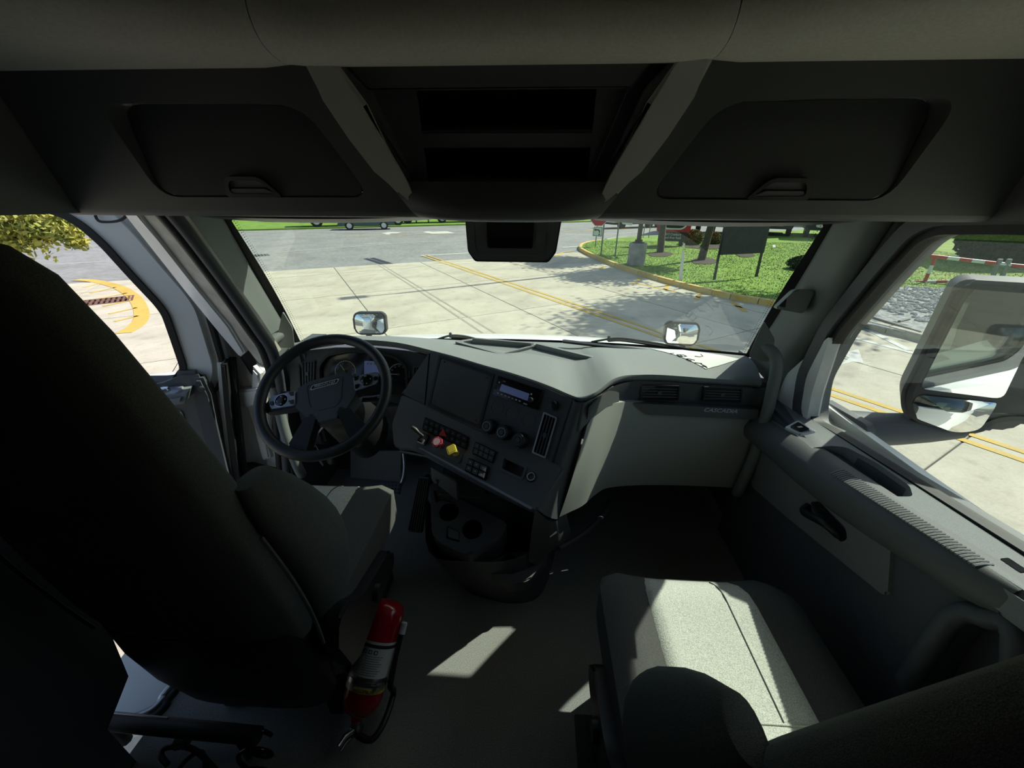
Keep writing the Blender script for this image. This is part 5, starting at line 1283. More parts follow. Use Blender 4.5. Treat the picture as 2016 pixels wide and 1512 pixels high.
for s in (-.13, .13): strip('yellow_line', [ya + yn * s, ya + yd * 10 + yn * s, yb_ + yn * s, yb_ + yd * 9 + yn * s], .11, YPAINT, mr)
# white stop line and lane lines on the road
strip('white_line', pxl([(828, 503), (925, 498)]), .22, WPAINT, mr, z=-.004)
strip('white_line', pxl([(540, 497), (700, 485), (800, 478), (920, 473)]), .10, WPAINT, mr, z=-.004)
strip('white_line', pxl([(715, 480), (760, 478)]), .14, WPAINT, mr, z=-.004)
strip('yellow_line', pxl([(680, 466), (800, 463), (915, 459)]), .16, YPAINT, mr, z=-.004)
strip('white_line', pxl([(450, 456), (640, 456), (790, 457), (915, 453)]), .15, WPAINT, mr, z=-.004)
strip('white_line', pxl([(1110, 463), (1165, 462), (1245, 458), (1300, 456)]), .16, WPAINT, mr, z=-.004)
strip('white_line', pxl([(1107, 487), (1150, 484)]), .2, WPAINT, mr, z=-.004)
strip('yellow_line', pxl([(1107, 456), (1170, 453), (1240, 450)]), .2, YPAINT, mr, z=-.004)
def flat(name, pxs_, m, z=.004, par=None): return prism(name, frZ((0, 0, 0)), [tuple(GZ(*p).xy) for p in pxs_], z - .008, z, m, par or mr, smooth=0)
flat('turn_arrow', [(750, 459), (766, 456.5), (790, 457), (780, 459), (768, 459.5), (768, 461.5), (760, 461.5), (758, 460)], WPAINT, -.004)
flat('turn_arrow', [(832, 457), (842, 455), (850, 456), (880, 455), (896, 459), (850, 460)], WPAINT, -.004)
flat('road_patch', [(715, 509), (724, 508), (762, 520), (752, 521)], DKMET, -.005)
flat('road_patch', [(728, 508), (736, 507), (776, 519), (764, 520)], DKMET, -.005)
TYRE = mat('tyre_mark', (.36, .33, .265), .9, noise=.1, nscale=5)
for dx in (0, 8): strip('tyre_mark', pxl([(745 + dx, 522), (800 + dx * 1.3, 556), (870 + dx * 2, 602), (950 + dx * 3, 656)]), .06, TYRE, mr, z=.003)
# hatched strip beside the curb
hl = [(1035, 500), (1100, 512), (1180, 537), (1240, 553), (1310, 572), (1400, 592), (1480, 608)]
strip('yellow_line', pxl([(1092, 505), (1108, 497), (1128, 494)]), .14, YPAINT, mr)
strip('yellow_line', pxl([(1240, 555), (1310, 570), (1330, 575)]), .13, YPAINT, mr)
for a, b in (((1309, 571), (1317, 559)), ((1254, 553), (1262, 547)), ((1180, 530), (1190, 525)), ((1370, 590), (1380, 577)), ((1468, 614), (1440, 594))): strip('yellow_line', pxl([a, b]), .14, YPAINT, mr)
strip('pale_line', pxl([(1330, 575), (1420, 596), (1530, 622)]), .12, CONC2, mr)
strip('pale_line', pxl([(1668, 662), (1730, 678), (1800, 696)]), .14, WPAINT, mr); strip('pale_line', pxl([(1700, 645), (1740, 665), (1790, 690)]), .14, WPAINT, mr)
flat('pale_arrow', [(1655, 695), (1690, 688), (1700, 715), (1680, 712), (1655, 718), (1672, 705)], WPAINT, .004)
# left: yellow crescent with hatching round a drain
cres = [(150, 551), (175, 552), (205, 557), (235, 566), (258, 580), (272, 596), (279, 615), (276, 632), (262, 645), (243, 656)]
strip('yellow_line', [p for p in smoothline(pxl(cres), 4)], .30, YPAINT, mr)
for a, b in (((165, 566), (195, 559)), ((178, 577), (228, 566)), ((188, 590), (250, 577)), ((203, 603), (262, 591)), ((215, 618), (270, 606)), ((226, 633), (272, 622))): strip('yellow_line', pxl([a, b]), .10, YPAINT, mr)
strip('yellow_line', pxl([(-10, 487), (40, 484), (88, 483)]), .30, YPAINT, mr, z=-.004); strip('yellow_line', pxl([(-10, 481), (40, 480), (88, 483)]), .25, YPAINT, mr, z=-.004)
strip('white_line', pxl([(110, 520), (215, 514)]), .10, WPAINT, mr, z=-.004)
# drains
def drain(c, du_, dv2, w_, l_, n, label, m):
    t = thing('storm_drain', label, 'drain', c); F = Fr(c, du_, (0, 0, 1))
    for o_ in [road, jb] + [o2 for c2, o2 in SLABS if (c2 - c).length < 4.5]: cut(o_, [box('c', (-l_ / 2, -w_ / 2, -.34), (l_ / 2, w_ / 2, .05), JOINT, None, fr=F)])      # the open pit
    ring('frame', F, [(-l_ / 2 - .05, -w_ / 2 - .05), (l_ / 2 + .05, -w_ / 2 - .05), (l_ / 2 + .05, w_ / 2 + .05), (-l_ / 2 - .05, w_ / 2 + .05)], [(-l_ / 2, -w_ / 2), (l_ / 2, -w_ / 2), (l_ / 2, w_ / 2), (-l_ / 2, w_ / 2)], -.02, .010, m, t)
    for k in range(n): a = -l_ / 2 + l_ * (k + .5) / n; box('grate_bar', (a - .025, -w_ / 2, -.01), (a + .025, w_ / 2, .010), m, t, fr=F)
    box('cross_bar', (-l_ / 2, -.03, -.01), (l_ / 2, .03, .011), m, t, fr=F)
drain(GZ(212, 592), (GZ(236, 590) - GZ(190, 595)), 0, .75, 1.0, 9, 'rusty storm drain grate inside the yellow painted crescent', RUST)
drain(Vector((*GZ(503, 503).xy, -.012)), (GZ(525, 501) - GZ(480, 504)), 0, .7, 1.1, 8, 'grey storm drain grate at the asphalt road edge', GALV)

# ---- grass island and lawn
curb_px = [(1600, 630), (1535, 607), (1450, 592), (1400, 581), (1320, 561), (1270, 546), (1210, 526), (1165, 507), (1147, 498), (1139, 491), (1143, 484), (1160, 479), (1190, 475), (1230, 470), (1330, 466), (1430, 461), (1560, 457)]
cpl = smoothline(pxl(curb_px), 4)
# right part: boundary goes on behind the pillar and past the side window
rp = pxl([(1600, 630), (1680, 640), (1810, 674), (1900, 700)])
far = cpl[-1]
lawn_pts = [(p.x, p.y) for p in cpl] + [(60, 75), (120, 75), (120, 2), (28, 4)] + [(p.x, p.y) for p in rp[::-1][:-1]]
lw = prism('ground_lawn', frZ((0, 0, 0)), off(lawn_pts, -.12), -.05, .13, GRASS, None, smooth=0); struct(lw, 'green mown lawn of the island beyond the curb', 'lawn')
dry = prism('dry_patch', frZ((0, 0, 0)), [(14.2, 14.0), (40, 17), (110, 30), (110, 70), (40, 60), (20, 30), (14, 22), (12.5, 17.0)], .10, .134, GRASSY, lw, smooth=0)
gv = prism('gravel_bed', frZ((0, 0, 0)), [tuple(p.xy) for p in pxl([(1640, 636), (1700, 648), (1820, 674), (1905, 700), (1960, 660), (1900, 596), (1860, 579), (1780, 573), (1700, 580)])], .10, .137, GRAVEL, lw, smooth=0)
for a, b in (((1690, 617), (1812, 655)), ((1770, 633), (1790, 628))): tube('edging_pipe', [GZ(*a, .15), GZ(*b, .15)], .03, DKMET, lw, n=6)
# curb stones
cb_ = bpy.data.objects.new('curb', None); reg(cb_, 'curb', None, (5, 15, 0)); struct(cb_, 'yellow painted concrete curb curving round the grass island', 'curb')
def curb(path, m1, m2, per=3):
    segs = [path[i:i + per + 1] for i in range(0, len(path) - 1, per)]
    for sg in segs:
        if len(sg) < 2: continue
        rows = []
        for k, p in enumerate(sg):
            i = k; a, b = sg[max(0, i - 1)], sg[min(len(sg) - 1, i + 1)]; d_ = (b - a).normalized(); n_ = Vector((d_.y, -d_.x, 0))
            sh = d_ * (.012 if k == 0 else (-.012 if k == len(sg) - 1 else 0))
            rows.append([p + sh + n_ * o_ + Vector((0, 0, z)) for o_, z in ((0, -.05), (.0, .12), (.03, .155), (.17, .16), (.19, .14), (.19, -.05))])
        # keep the top towards the lawn
        bm = bmesh.new(); G_ = bm_grid(bm, rows, True); bm.faces.new(G_[0]); bm.faces.new(G_[-1]); fin(bm, 'curb_stone', m1, cb_, 30)
curb(cpl[:48], CURBY, CURBC); curb(cpl[48:], CURBC, CURBC, 4)
curb([p for p in smoothline(rp[::-1], 4)], CURBC, CURBC)
# far verge across the road
VG = Vector((-25.4, 32.9, 0)); vg = prism('ground_verge', frZ((0, 0, 0)), [tuple((VG - RD * 120).xy), tuple((VG + RD * 120).xy), tuple((VG + RD * 120 + RN * 90).xy), tuple((VG - RD * 120 + RN * 90).xy)], -.05, .10, GRASS, None, smooth=0); struct(vg, 'grass verge on the far side of the road', 'grass')
# blades of grass near the curb
bm = bmesh.new()
lawnpoly = np.array(lawn_pts)
def inside(x, y, poly):
    c = False; n = len(poly)
    for i in range(n):
        x1, y1 = poly[i]; x2, y2 = poly[i - 1]
        if (y1 > y) != (y2 > y) and x < (x2 - x1) * (y - y1) / (y2 - y1) + x1: c = not c
    return c
gvp = [tuple(p.xy) for p in pxl([(1640, 636), (1700, 648), (1820, 674), (1905, 700), (1960, 660), (1900, 596), (1860, 579), (1780, 573), (1700, 580)])]
for _ in range(60000):
    x, y = RNG.uniform(2, 22), RNG.uniform(10, 27)
    if not inside(x, y, lawn_pts) or inside(x, y, gvp): continue
    h = RNG.uniform(.015, .04); a = RNG.uniform(0, 6.28); w_ = .016; dx, dy = math.cos(a) * w_, math.sin(a) * w_; lx, ly = RNG.normal(0, .02, 2)
    bm.faces.new((bm.verts.new((x - dx, y - dy, .128)), bm.verts.new((x + dx, y + dy, .128)), bm.verts.new((x + lx, y + ly, .13 + h))))
g = fin(bm, 'grass_blades', BLADE, lw, 0); tag(g, kind='stuff')
bm = bmesh.new()
for _ in range(2600):
    k = RNG.uniform(0, 1); x, y = RNG.uniform(9, 16.5), RNG.uniform(9, 14.5)
    if not inside(x, y, gvp): continue
    bmesh.ops.create_icosphere(bm, subdivisions=1, radius=RNG.uniform(.03, .07), matrix=Matrix.Translation((x, y, .145)))
g = fin(bm, 'gravel_stones', mat('grey_stone', (.26, .27, .27), .9, col2=(.48, .48, .47), nscale=6), lw, 0); tag(g, kind='stuff')

# ================================================================ trees and shrubs
def tree(name, label, base, h, cr, ch, m, n=5200, lsz=.22, trunk=.13, lean=(0, 0), grp=None):
    t = thing(name, label, 'tree', base, grp); b = Vector(base); top_ = b + Vector((lean[0], lean[1], ch))
    tube('trunk', [b - Vector((0, 0, .1)), b + Vector((lean[0] * .3, lean[1] * .3, ch * .35)), b.lerp(top_, .7), top_], [trunk * 1.25, trunk, trunk * .8, trunk * .45], BARK, t, n=10)
    for k in range(7):
        a = k * 2.4; s_ = b.lerp(top_, .55 + .05 * k); tube('branch', [s_, s_ + Vector((math.cos(a) * cr * .45, math.sin(a) * cr * .45, h * .10)), s_ + Vector((math.cos(a) * cr * .8, math.sin(a) * cr * .8, h * .22))], [trunk * .45, trunk * .3, trunk * .1], BARK, t, n=6)
    bm = bmesh.new(); pts = []
    cl = [Vector(RNG.normal(size=3)) for _ in range(46)]
    cl = [top_ + Vector((c.normalized().x * cr * RNG.uniform(.25, .9), c.normalized().y * cr * RNG.uniform(.25, .9), c.normalized().z * (h - ch) * RNG.uniform(.2, .85))) for c in cl]
    for _ in range(n):
        c = cl[int(RNG.integers(len(cl)))]; pts.append(c + Vector(RNG.normal(0, cr * .17, 3)))
    leaves(bm, pts, lsz); fin(bm, 'foliage', m, t, 0); return t
tree('lawn_tree', 'young tree on the lawn in front of the red company sign', (*GZ(1300, 497, .13).xy, .13), 7.2, 1.7, 5.3, LEAF, n=7000, trunk=.15, lean=(-.35, .25))
tree('lawn_tree', 'forked young tree on the lawn between shrubs and black board', (*GZ(1380, 512, .13).xy, .13), 7.4, 1.8, 5.3, LEAF, n=7000, trunk=.14, lean=(.4, -.3))
tree('lawn_tree', 'large shade tree on the lawn near the gravel bed', (10.9, 14.1, .13), 10.4, 3.2, 7.8, LEAF, n=15000, trunk=.19)
# forked limbs that show under the crowns
# leafy boughs reaching into view beyond the driver door
lt = thing('roadside_tree', 'leafy yellow-green tree whose low boughs hang beyond the driver door', 'tree', (-17.5, 10.5, 0))
tube('trunk', [(-17.5, 10.5, -.1), (-17.4, 10.5, 2.5), (-17.3, 10.6, 5.0)], [.28, .22, .12], BARK, lt, n=10)
bm = bmesh.new(); pts = []
ctr = [on(x, y, Y=Yq) for x, y, Yq in ((10, 425, 10.2), (40, 432, 10.4), (70, 430, 10.2), (95, 442, 10.0), (30, 450, 10.1), (60, 455, 10.0), (5, 460, 10.2), (115, 455, 10), (140, 465, 9.9), (22, 470, 10), (-30, 430, 10.2), (-30, 450, 10.1), (-60, 440, 10.4), (80, 462, 10), (155, 476, 9.9))]
sg = [.36, .36, .34, .30, .30, .26, .30, .22, .16, .20, .4, .4, .4, .2, .10]
for c, s_ in zip(ctr, sg):
    for _ in range(int(900 * s_)): pts.append(c + Vector(RNG.normal(0, s_ * .85, 3)))
for _ in range(5000): pts.append(Vector((-17.3, 10.6, 5.4)) + Vector((RNG.normal(0, 1.5), RNG.normal(0, 1.5), RNG.normal(0, 1.3))))
leaves(bm, pts, .17); fin(bm, 'foliage', LEAFY, lt, 0)
for c in ctr[::3]: tube('branch', smoothline([(-17.4, 10.5, 3.4), Vector((-17.4, 10.5, 3.6)).lerp(c, .5) + Vector((0, 0, .5)), c], 4), [.06] * 4 + [.04] * 4 + [.012], BARK, lt, n=6)
# dense evergreen beyond the barrier
def shrub(name, label, c, rx, h, m, n, lsz, cat='shrub', cone=.5):
    t = thing(name, label, cat, c); bm = bmesh.new(); pts = []
    for _ in range(n):
        z = RNG.uniform(0, 1) ** .8; a = RNG.uniform(0, 6.28); prof_ = (math.sin(math.pi * (.12 + .85 * z)) ** .6) * (1 - cone * z); r_ = rx * prof_ * RNG.uniform(.75, 1.02)
        pts.append(Vector(c) + Vector((r_ * math.cos(a), r_ * math.sin(a), h * z)))
    leaves(bm, pts, lsz); fin(bm, 'foliage', m, t, 0)
    rows = [[Vector(c) + Vector((rx * .78 * (math.sin(math.pi * (.12 + .85 * z)) ** .6) * (1 - cone * z) * math.cos(a), rx * .78 * (math.sin(math.pi * (.12 + .85 * z)) ** .6) * (1 - cone * z) * math.sin(a), h * z)) for a in [k * math.pi / 8 for k in range(16)]] for z in (0, .1, .3, .5, .7, .9, 1)]
    grid('inner_mass', rows, m, t, cu=True, caps=True, smooth=60); return t
sc_ = GZ(1958, 512, .13); shrub('evergreen_shrub', 'dense dark evergreen standing on the lawn behind the striped barrier', (sc_.x, sc_.y, .13), 2.15, 6.0, LEAFD, 15000, .22, 'evergreen', .35)
for x, y, r_, m, lab in ((1362, 481, .62, LEAFT, 'rounded tan shrub on the mulch bed just right of the red sign'), (1404, 480, .50, LEAFT, 'small tan shrub on the mulch bed behind the forked tree'), (1385, 488, .16, LEAF, 'tiny green plant between the two tan shrubs')):
    c = GZ(x, y, .13); shrub('garden_shrub', lab, (c.x, c.y, .13), r_, 1.35 * r_, m, 1800, .12, cone=.1)
c = GZ(1578, 530, .13); shrub('ground_shrub', 'low dark shrub on the lawn beside the windshield edge', (c.x, c.y, .13), .6, .5, LEAFD, 900, .1, cone=.1)
for nm, pxq in (('mulch_ring', [(1360, 512), (1385, 506), (1420, 514), (1400, 521), (1365, 520)]), ('mulch_ring', [(1275, 500), (1300, 494), (1330, 500), (1310, 506), (1280, 505)]), ('mulch_ring', [(1340, 486), (1380, 483), (1440, 480), (1440, 488), (1390, 492)]), ('mulch_ring', [(1440, 496), (1470, 492), (1490, 505), (1460, 508)])):
    prism(nm, frZ((0, 0, 0)), rnd([tuple(GZ(*p, .13).xy) for p in pxq], .5), .10, .15, MULCH, lw, smooth=0)

# ================================================================ signs and posts
def post(px_, h, r_, m, par, z0=.13, ang=None):
    b = GZ(*px_, z0); return b, tube('post', [b - Vector((0, 0, .15)), b + Vector((0, 0, h))], r_, m, par, n=8)
def vplane(b, nx, ny): return Fr(b, (-ny, nx, 0), (nx, ny, 0))
b = GZ(1183, 502, .13); st_ = thing('stop_sign', 'red octagonal stop sign on a steel post at the island tip', 'stop sign', b)
tube('post', [b - Vector((0, 0, .1)), b + Vector((0, 0, 2.75))], .035, GALV, st_, n=8)
SF = vplane(b, -.22, -.975); so_ = SF.px(1180, 427); R8 = .40
oct_ = [(R8 / math.cos(math.pi / 8) * math.cos(math.pi / 8 + k * math.pi / 4), R8 / math.cos(math.pi / 8) * math.sin(math.pi / 8 + k * math.pi / 4)) for k in range(8)]
f = SF.at(*so_, .05)
prism('plate', f, oct_, -.006, 0, SIGNW, st_); prism('red_face', f, [(a * .94, b_ * .94) for a, b_ in oct_], -.001, .002, SIGNRED, st_)
text('lettering', 'STOP', f, 0, 0, .34, SIGNW, st_, ext=.002, align='CENTER', sx=.88)
b = GZ(1172, 486, .13); ar = thing('arrow_sign', 'small white square arrow sign on its own post below the stop sign', 'sign', b)
tube('post', [b - Vector((0, 0, .1)), b + Vector((0, 0, 1.5))], .03, GALV, ar, n=8)
AF = vplane(b, -.22, -.975); q = AF.pxs([(1169.5, 447), (1186, 447), (1184.5, 465.5), (1167, 464)])
prism('plate', AF, rnd(off(q, .02), .05), .03, .04, SIGNW, ar)
ring('border', AF, rnd(off(q, -.01), .05), rnd(off(q, -.03), .05), .038, .043, INK, ar)
cx_, cy_ = sum(p[0] for p in q) / 4, sum(p[1] for p in q) / 4; f = AF.at(cx_, cy_, .041)
prism('arrow', f, [(-.20, .09), (-.10, .17), (-.11, .12), (.05, .12), (.12, .06), (.13, -.06), (.07, -.06), (.06, .03), (.02, .06), (-.11, .06), (-.10, .01)], 0, .003, INK, ar)
prism('arrow_tail', f, [(.07, -.10), (.13, -.10), (.12, -.20), (.07, -.20)], 0, .003, INK, ar)
b = GZ(1211, 503, .13); pp_ = thing('sign_post', 'plain steel post with a narrow white plate beside the lamp base', 'post', b)
tube('post', [b - Vector((0, 0, .1)), b + Vector((0, 0, 2.6))], .034, GALV, pp_, n=8)
F = vplane(b, -.22, -.975); q = F.pxs([(1224, 434), (1247, 437), (1244, 444), (1225, 441)]); prism('plate', F, q, .03, .04, SIGNW, pp_)
for x in (1266, 1277):
    b = GZ(x, 468 if x < 1270 else 468, .13); t = thing('marker_post', 'thin steel stake at the far road edge of the lawn', 'post', b, 'thin road edge stakes'); tube('stake', [b - Vector((0, 0, .1)), b + Vector((0, 0, 2.3))], .03, GALV, t, n=6)
# lamp column on a concrete plinth
b = GZ(1251, 521, .13); lp = thing('lamp_column', 'brown lamp column bolted to a round concrete plinth on the lawn', 'lamp post', b)
lathe('plinth', Fr(b - Vector((0, 0, .1)), (1, 0, 0), (0, 0, 1)), [(.36, 0), (.36, .92), (.33, .97), (.01, .97)], mat('plinth_concrete', (.30, .29, .26), .9, noise=.25, nscale=3), lp, 24)
lathe('base_plate', Fr(b + Vector((0, 0, .86)), (1, 0, 0), (0, 0, 1)), [(.24, 0), (.24, .04), (.15, .06), (.15, .14), (.01, .14)], DKMET, lp, 16)
tube('column', [b + Vector((0, 0, .9)), b + Vector((0, 0, 9.6))], [.095, .07], mat('bronze_post', (.06, .05, .045), .5), lp, n=12)
tube('lamp_arm', [b + Vector((0, 0, 9.5)), b + Vector((-.9, -.5, 9.7))], .04, DKMET, lp, n=8)
box('lamp_head', (-.4, -.18, -.06), (.35, .18, .08), DKMET, lp, bev=.04, fr=Fr(b + Vector((-1.0, -.55, 9.7)), (.87, .49, 0), (0, 0, 1)))
# company sign: red box over a dark address panel
b = GZ(1322, 484, .13); cs = thing('company_sign', 'red company sign with dark address panel behind the young tree', 'sign', b)
KF = vplane(b, -.25, -.968)
rp_ = KF.pxs([(1298, 430), (1362, 432), (1358, 461), (1299, 456)])
xa, xb_ = rp_[0][0] - .05, rp_[1][0] + .05; zt2 = rp_[0][1] + 1.3; zb2 = rp_[3][1]
prism('red_cabinet', KF, rrect(xa, zb2, xb_, zt2, .12), -.25, .0, SIGNRED, cs, bev=.03)
ov = rrect(xa + .22, zb2 + .16, xb_ - .22, zb2 + .98, .40, 8)
prism('oval_field', KF, ov, -.001, .02, INK, cs); ring('oval_border', KF, off(ov, .03), off(ov, -.05), .0, .03, SIGNW, cs)
text('sign_word', 'FREIGHTLINER', KF.at((xa + xb_) / 2, zb2 + .57, .02), 0, 0, .44, SIGNW, cs, ext=.006, align='CENTER', shear=.25, sx=.62)
ap_ = KF.pxs([(1304, 458), (1356, 461), (1350, 482), (1302, 480)])
prism('address_panel', KF, [(xa + .15, .25), (xb_ - .15, .25), (xb_ - .15, zb2), (xa + .15, zb2)], -.20, -.02, BOARD, cs)
mid = (xa + xb_) / 2; hp_ = zb2 - .25
text('address_line', '1015 Cranbury', KF.at(mid, .25 + hp_ * .74, -.02), 0, 0, hp_ * .37, SIGNW, cs, ext=.004, align='CENTER', sx=.80)
text('address_line', 'South River Road', KF.at(mid, .25 + hp_ * .38, -.02), 0, 0, hp_ * .37, SIGNW, cs, ext=.004, align='CENTER', sx=.72)
for a in (xa + .4, xb_ - .4): box('leg', (a - .1, 0 - .1, -.16), (a + .1, .3, -.04), DKMET, cs, fr=Fr(KF.o, KF.u, KF.n))
# black board on two posts
b1, b2 = GZ(1408, 551, .13), GZ(1491, 545, .13); bb = thing('black_board', 'blank black notice board on two posts in the lawn', 'notice board', (b1 + b2) / 2)
uu = (b2 - b1).normalized(); BFm = Fr(b1, uu, uu.cross(Vector((0, 0, 1))))
q = BFm.pxs([(1427, 446), (1516, 443), (1503, 498), (1417, 502)])
prism('board', BFm, [q[0], q[1], q[2], q[3]], -.02, .02, BOARD, bb, bev=.004)
for bq, tx in ((b1, q[0]), (b2, q[1])):
    a = (bq - b1).dot(uu); prism('post', BFm, [(a - .05, -.12), (a + .05, -.12), (tx[0] + (.04 if a < .5 else 0), tx[1]), (tx[0] - (.0 if a < .5 else .08), tx[1])], -.06, -.02, DKMET, bb)
tube('top_rail', [BFm.p(*q[0], 0), BFm.p(*q[1], 0)], .02, GALV, bb, n=6)
# white torn marker by the curb, paper scraps
b = GZ(1340, 551, .15); ws_ = thing('white_marker', 'white tapering marker stake standing just behind the curb', 'marker', b)
F = vplane(b, -.35, -.937); prism('stake', F, F.pxs([(1335, 551), (1345, 551), (1344, 535), (1346, 520), (1348, 500), (1345, 492), (1342, 500), (1339, 525)]), -.015, .015, SIGNW, ws_, bev=.004); prism('tip', F, F.pxs([(1344, 488), (1348, 487), (1349, 479), (1345, 480)]), -.01, .01, SIGNW, ws_)
b = GZ(1523, 487, .13); sc2 = thing('litter_paper', 'white paper scrap lying on the lawn by the black board', 'paper', b)
F = Fr(b, (1, -.2, 0), (-.15, -.5, .85)); prism('sheet', F, [(-.10, -.22), (.06, -.25), (.12, .20), (-.02, .24), (-.04, .05)], 0, .006, SIGNW, sc2)
# red and white barrier
b = GZ(1824, 556, .13); br = thing('barrier', 'red and white striped barrier frame on the lawn outside the side window', 'barrier', b)
XF = vplane(b, -.62, -.78)
def striped(a, c, n, r_, first):
    A_, B_ = XF.p(*XF.px(*a)), XF.p(*XF.px(*c))
    for k in range(n): tube('stripe', [A_.lerp(B_, k / n), A_.lerp(B_, (k + 1) / n)], r_, (STRIPER, SIGNW)[(k + first) % 2], br, n=8)
striped((1790, 500), (1842, 505), 3, .055, 0); striped((1842, 505), (2046, 528), 8, .055, 0)
striped((1842, 506), (1821, 554), 3, .05, 0); striped((1715, 557), (1821, 555), 5, .05, 0); striped((1821, 555), (1935, 553), 5, .05, 1)
for x in (1966, 1984): tube('hinge_post', [XF.p(*XF.px(x + 4, 510)), XF.p(*XF.px(x - 12, 545)), Vector((*XF.p(*XF.px(x - 12, 545)).xy, .1))], .06, GALV, br, n=8)
tube('hinge_brace', [XF.p(*XF.px(1955, 520)), XF.p(*XF.px(2010, 533))], .05, GALV, br, n=8)

# ================================================================ vehicles across the road
def wheel(par, F, r_, wd, rimm, name='wheel'):
    w_ = lathe(name, F, [(r_ * .62, -wd / 2), (r_ * .92, -wd / 2), (r_, -wd * .35), (r_, wd * .35), (r_ * .92, wd / 2), (r_ * .64, wd / 2), (r_ * .60, wd * .3), (r_ * .01, wd * .3)], RUBBER, par, 24)
    lathe('rim', F, [(r_ * .62, wd * .28), (r_ * .60, wd * .46), (r_ * .5, wd * .36), (r_ * .25, wd * .34), (r_ * .2, wd * .45), (r_ * .01, wd * .45)], rimm, w_, 20); return w_
# small green wagon car
ca, cbp = GZ(689, 453, -.012), GZ(757, 452, -.012)
cd = (ca - cbp); cd.z = 0; wb = 2.55; cdn = cd.normalized(); cn = Vector((-cdn.y, cdn.x, 0)); cn = cn if cn.y < 0 else -cn
car = thing('car', 'dark green compact estate car driving along the road', 'car', (ca + cbp) / 2)
cc = (ca + cbp) / 2; CF = Fr(cc, cdn, cn)          # u forward, n towards us, v up
if CF.v.z < 0: CF.v = -CF.v
sc_ = cd.length / wb
sidep = [(-2.05, .35), (-1.68, .30), (-1.62, .30), (-1.55, .52), (-1.27, .66), (-.99, .52), (-.92, .26), (.92, .26), (.99, .52), (1.27, .66), (1.55, .52), (1.62, .28), (2.0, .28), (2.08, .45), (2.04, .68), (1.75, .84), (1.1, .93), (.55, 1.30), (.2, 1.42), (-1.2, 1.44), (-1.75, 1.32), (-2.0, 1.0), (-2.12, .75)]
sidep = [(a * sc_, b_ * sc_) for a, b_ in sidep]
prism('body', CF, sidep, -1.62, .06, CARG, car, bev=.06)
wn = [[(1.0, .95), (.52, 1.27), (.05, 1.33), (.05, .95)], [(-.02, .95), (-.02, 1.33), (-.85, 1.34), (-.85, .96)], [(-.92, .96), (-.92, 1.34), (-1.5, 1.28), (-1.8, 1.0)]]
for q in wn: prism('side_window', CF, rnd([(a * sc_, b_ * sc_) for a, b_ in q], .03), .05, .068, DGLASS, car)
for a in (-1.27, 1.27): wheel(car, Fr(CF.p(a * sc_, .31 * sc_, -.03), CF.u, CF.n), .31 * sc_, .2, SIGNW)
prism('tail_lamp', CF, [(-2.0 * sc_, .8 * sc_), (-1.86 * sc_, .82 * sc_), (-1.9 * sc_, 1.1 * sc_), (-2.0 * sc_, 1.02 * sc_)], .03, .07, SIGNRED, car)
prism('head_lamp', CF, [(1.78 * sc_, .66 * sc_), (2.04 * sc_, .62 * sc_), (1.98 * sc_, .74 * sc_), (1.8 * sc_, .78 * sc_)], .03, .075, SIGNW, car)
prism('bumper', CF, rrect(1.6 * sc_, .28 * sc_, 2.12 * sc_, .46 * sc_, .05), -1.5, .075, CARG, car)
tube('body_line', [CF.p(-2.0 * sc_, .55 * sc_, .065), CF.p(1.9 * sc_, .55 * sc_, .065)], .012, INK, car, n=5)
# parked white semi tractor behind it
wa = Vector((*GZ(626, 451).xy, .10)) + RN * 1.2
tk = thing('semi_truck', 'white semi tractor parked on the verge behind the green car', 'truck', wa)
TFm = Fr(wa, -RD, -RN); 
if TFm.v.z < 0: TFm.v = -TFm.v
if TFm.n.dot(EYE - wa) < 0: TFm.n = -TFm.n
hoodp = [(1.35, .45), (1.35, .95), (1.25, 1.4), (.6, 1.75), (-.9, 1.95), (-1.0, .5), (-.72, .5), (-.62, .8), (-.35, 1.08), (0, 1.15), (.35, 1.08), (.62, .8), (.72, .45)]
prism('hood', TFm, hoodp, -2.2, .0, WHITE, tk, bev=.04)
prism('bumper', TFm, rrect(.7, .38, 1.45, .85, .08), -2.3, .04, INK, tk, bev=.04)
prism('cab', TFm, rnd([(-.9, .55), (-.9, 1.95), (-1.5, 3.0), (-2.2, 3.9), (-5.2, 4.0), (-5.2, .6)], .15), -2.3, .02, WHITE, tk, bev=.05)
prism('side_window', TFm, rnd([(-1.2, 1.95), (-1.7, 2.75), (-2.3, 2.8), (-2.3, 1.95)], .08), .01, .04, DGLASS, tk)
prism('fuel_tank', TFm, rrect(-4.6, .5, -2.2, 1.15, .25), -.6, .10, STEEL, tk, bev=.05); prism('side_skirt', TFm, rrect(-2.15, .42, -1.05, 1.3, .05), -.5, .06, WHITED, tk)
for a in (-2.9, -3.9): prism('tank_strap', TFm, rrect(a - .04, .48, a + .04, 1.17, .02), .05, .115, INK, tk)
wheel(tk, Fr(TFm.p(0, .52, -.12), TFm.u, TFm.n), .54, .32, SIGNW)
for a in (-6.0, -7.3): wheel(tk, Fr(TFm.p(a, .52, -.05), TFm.u, TFm.n), .54, .35, SIGNW)
prism('chassis', TFm, rrect(-8.2, .7, -5.0, 1.0, .03), -1.4, -.3, INK, tk)
prism('head_lamp', TFm, rrect(1.0, .95, 1.3, 1.2, .06), -.01, .03, SIGNW, tk)
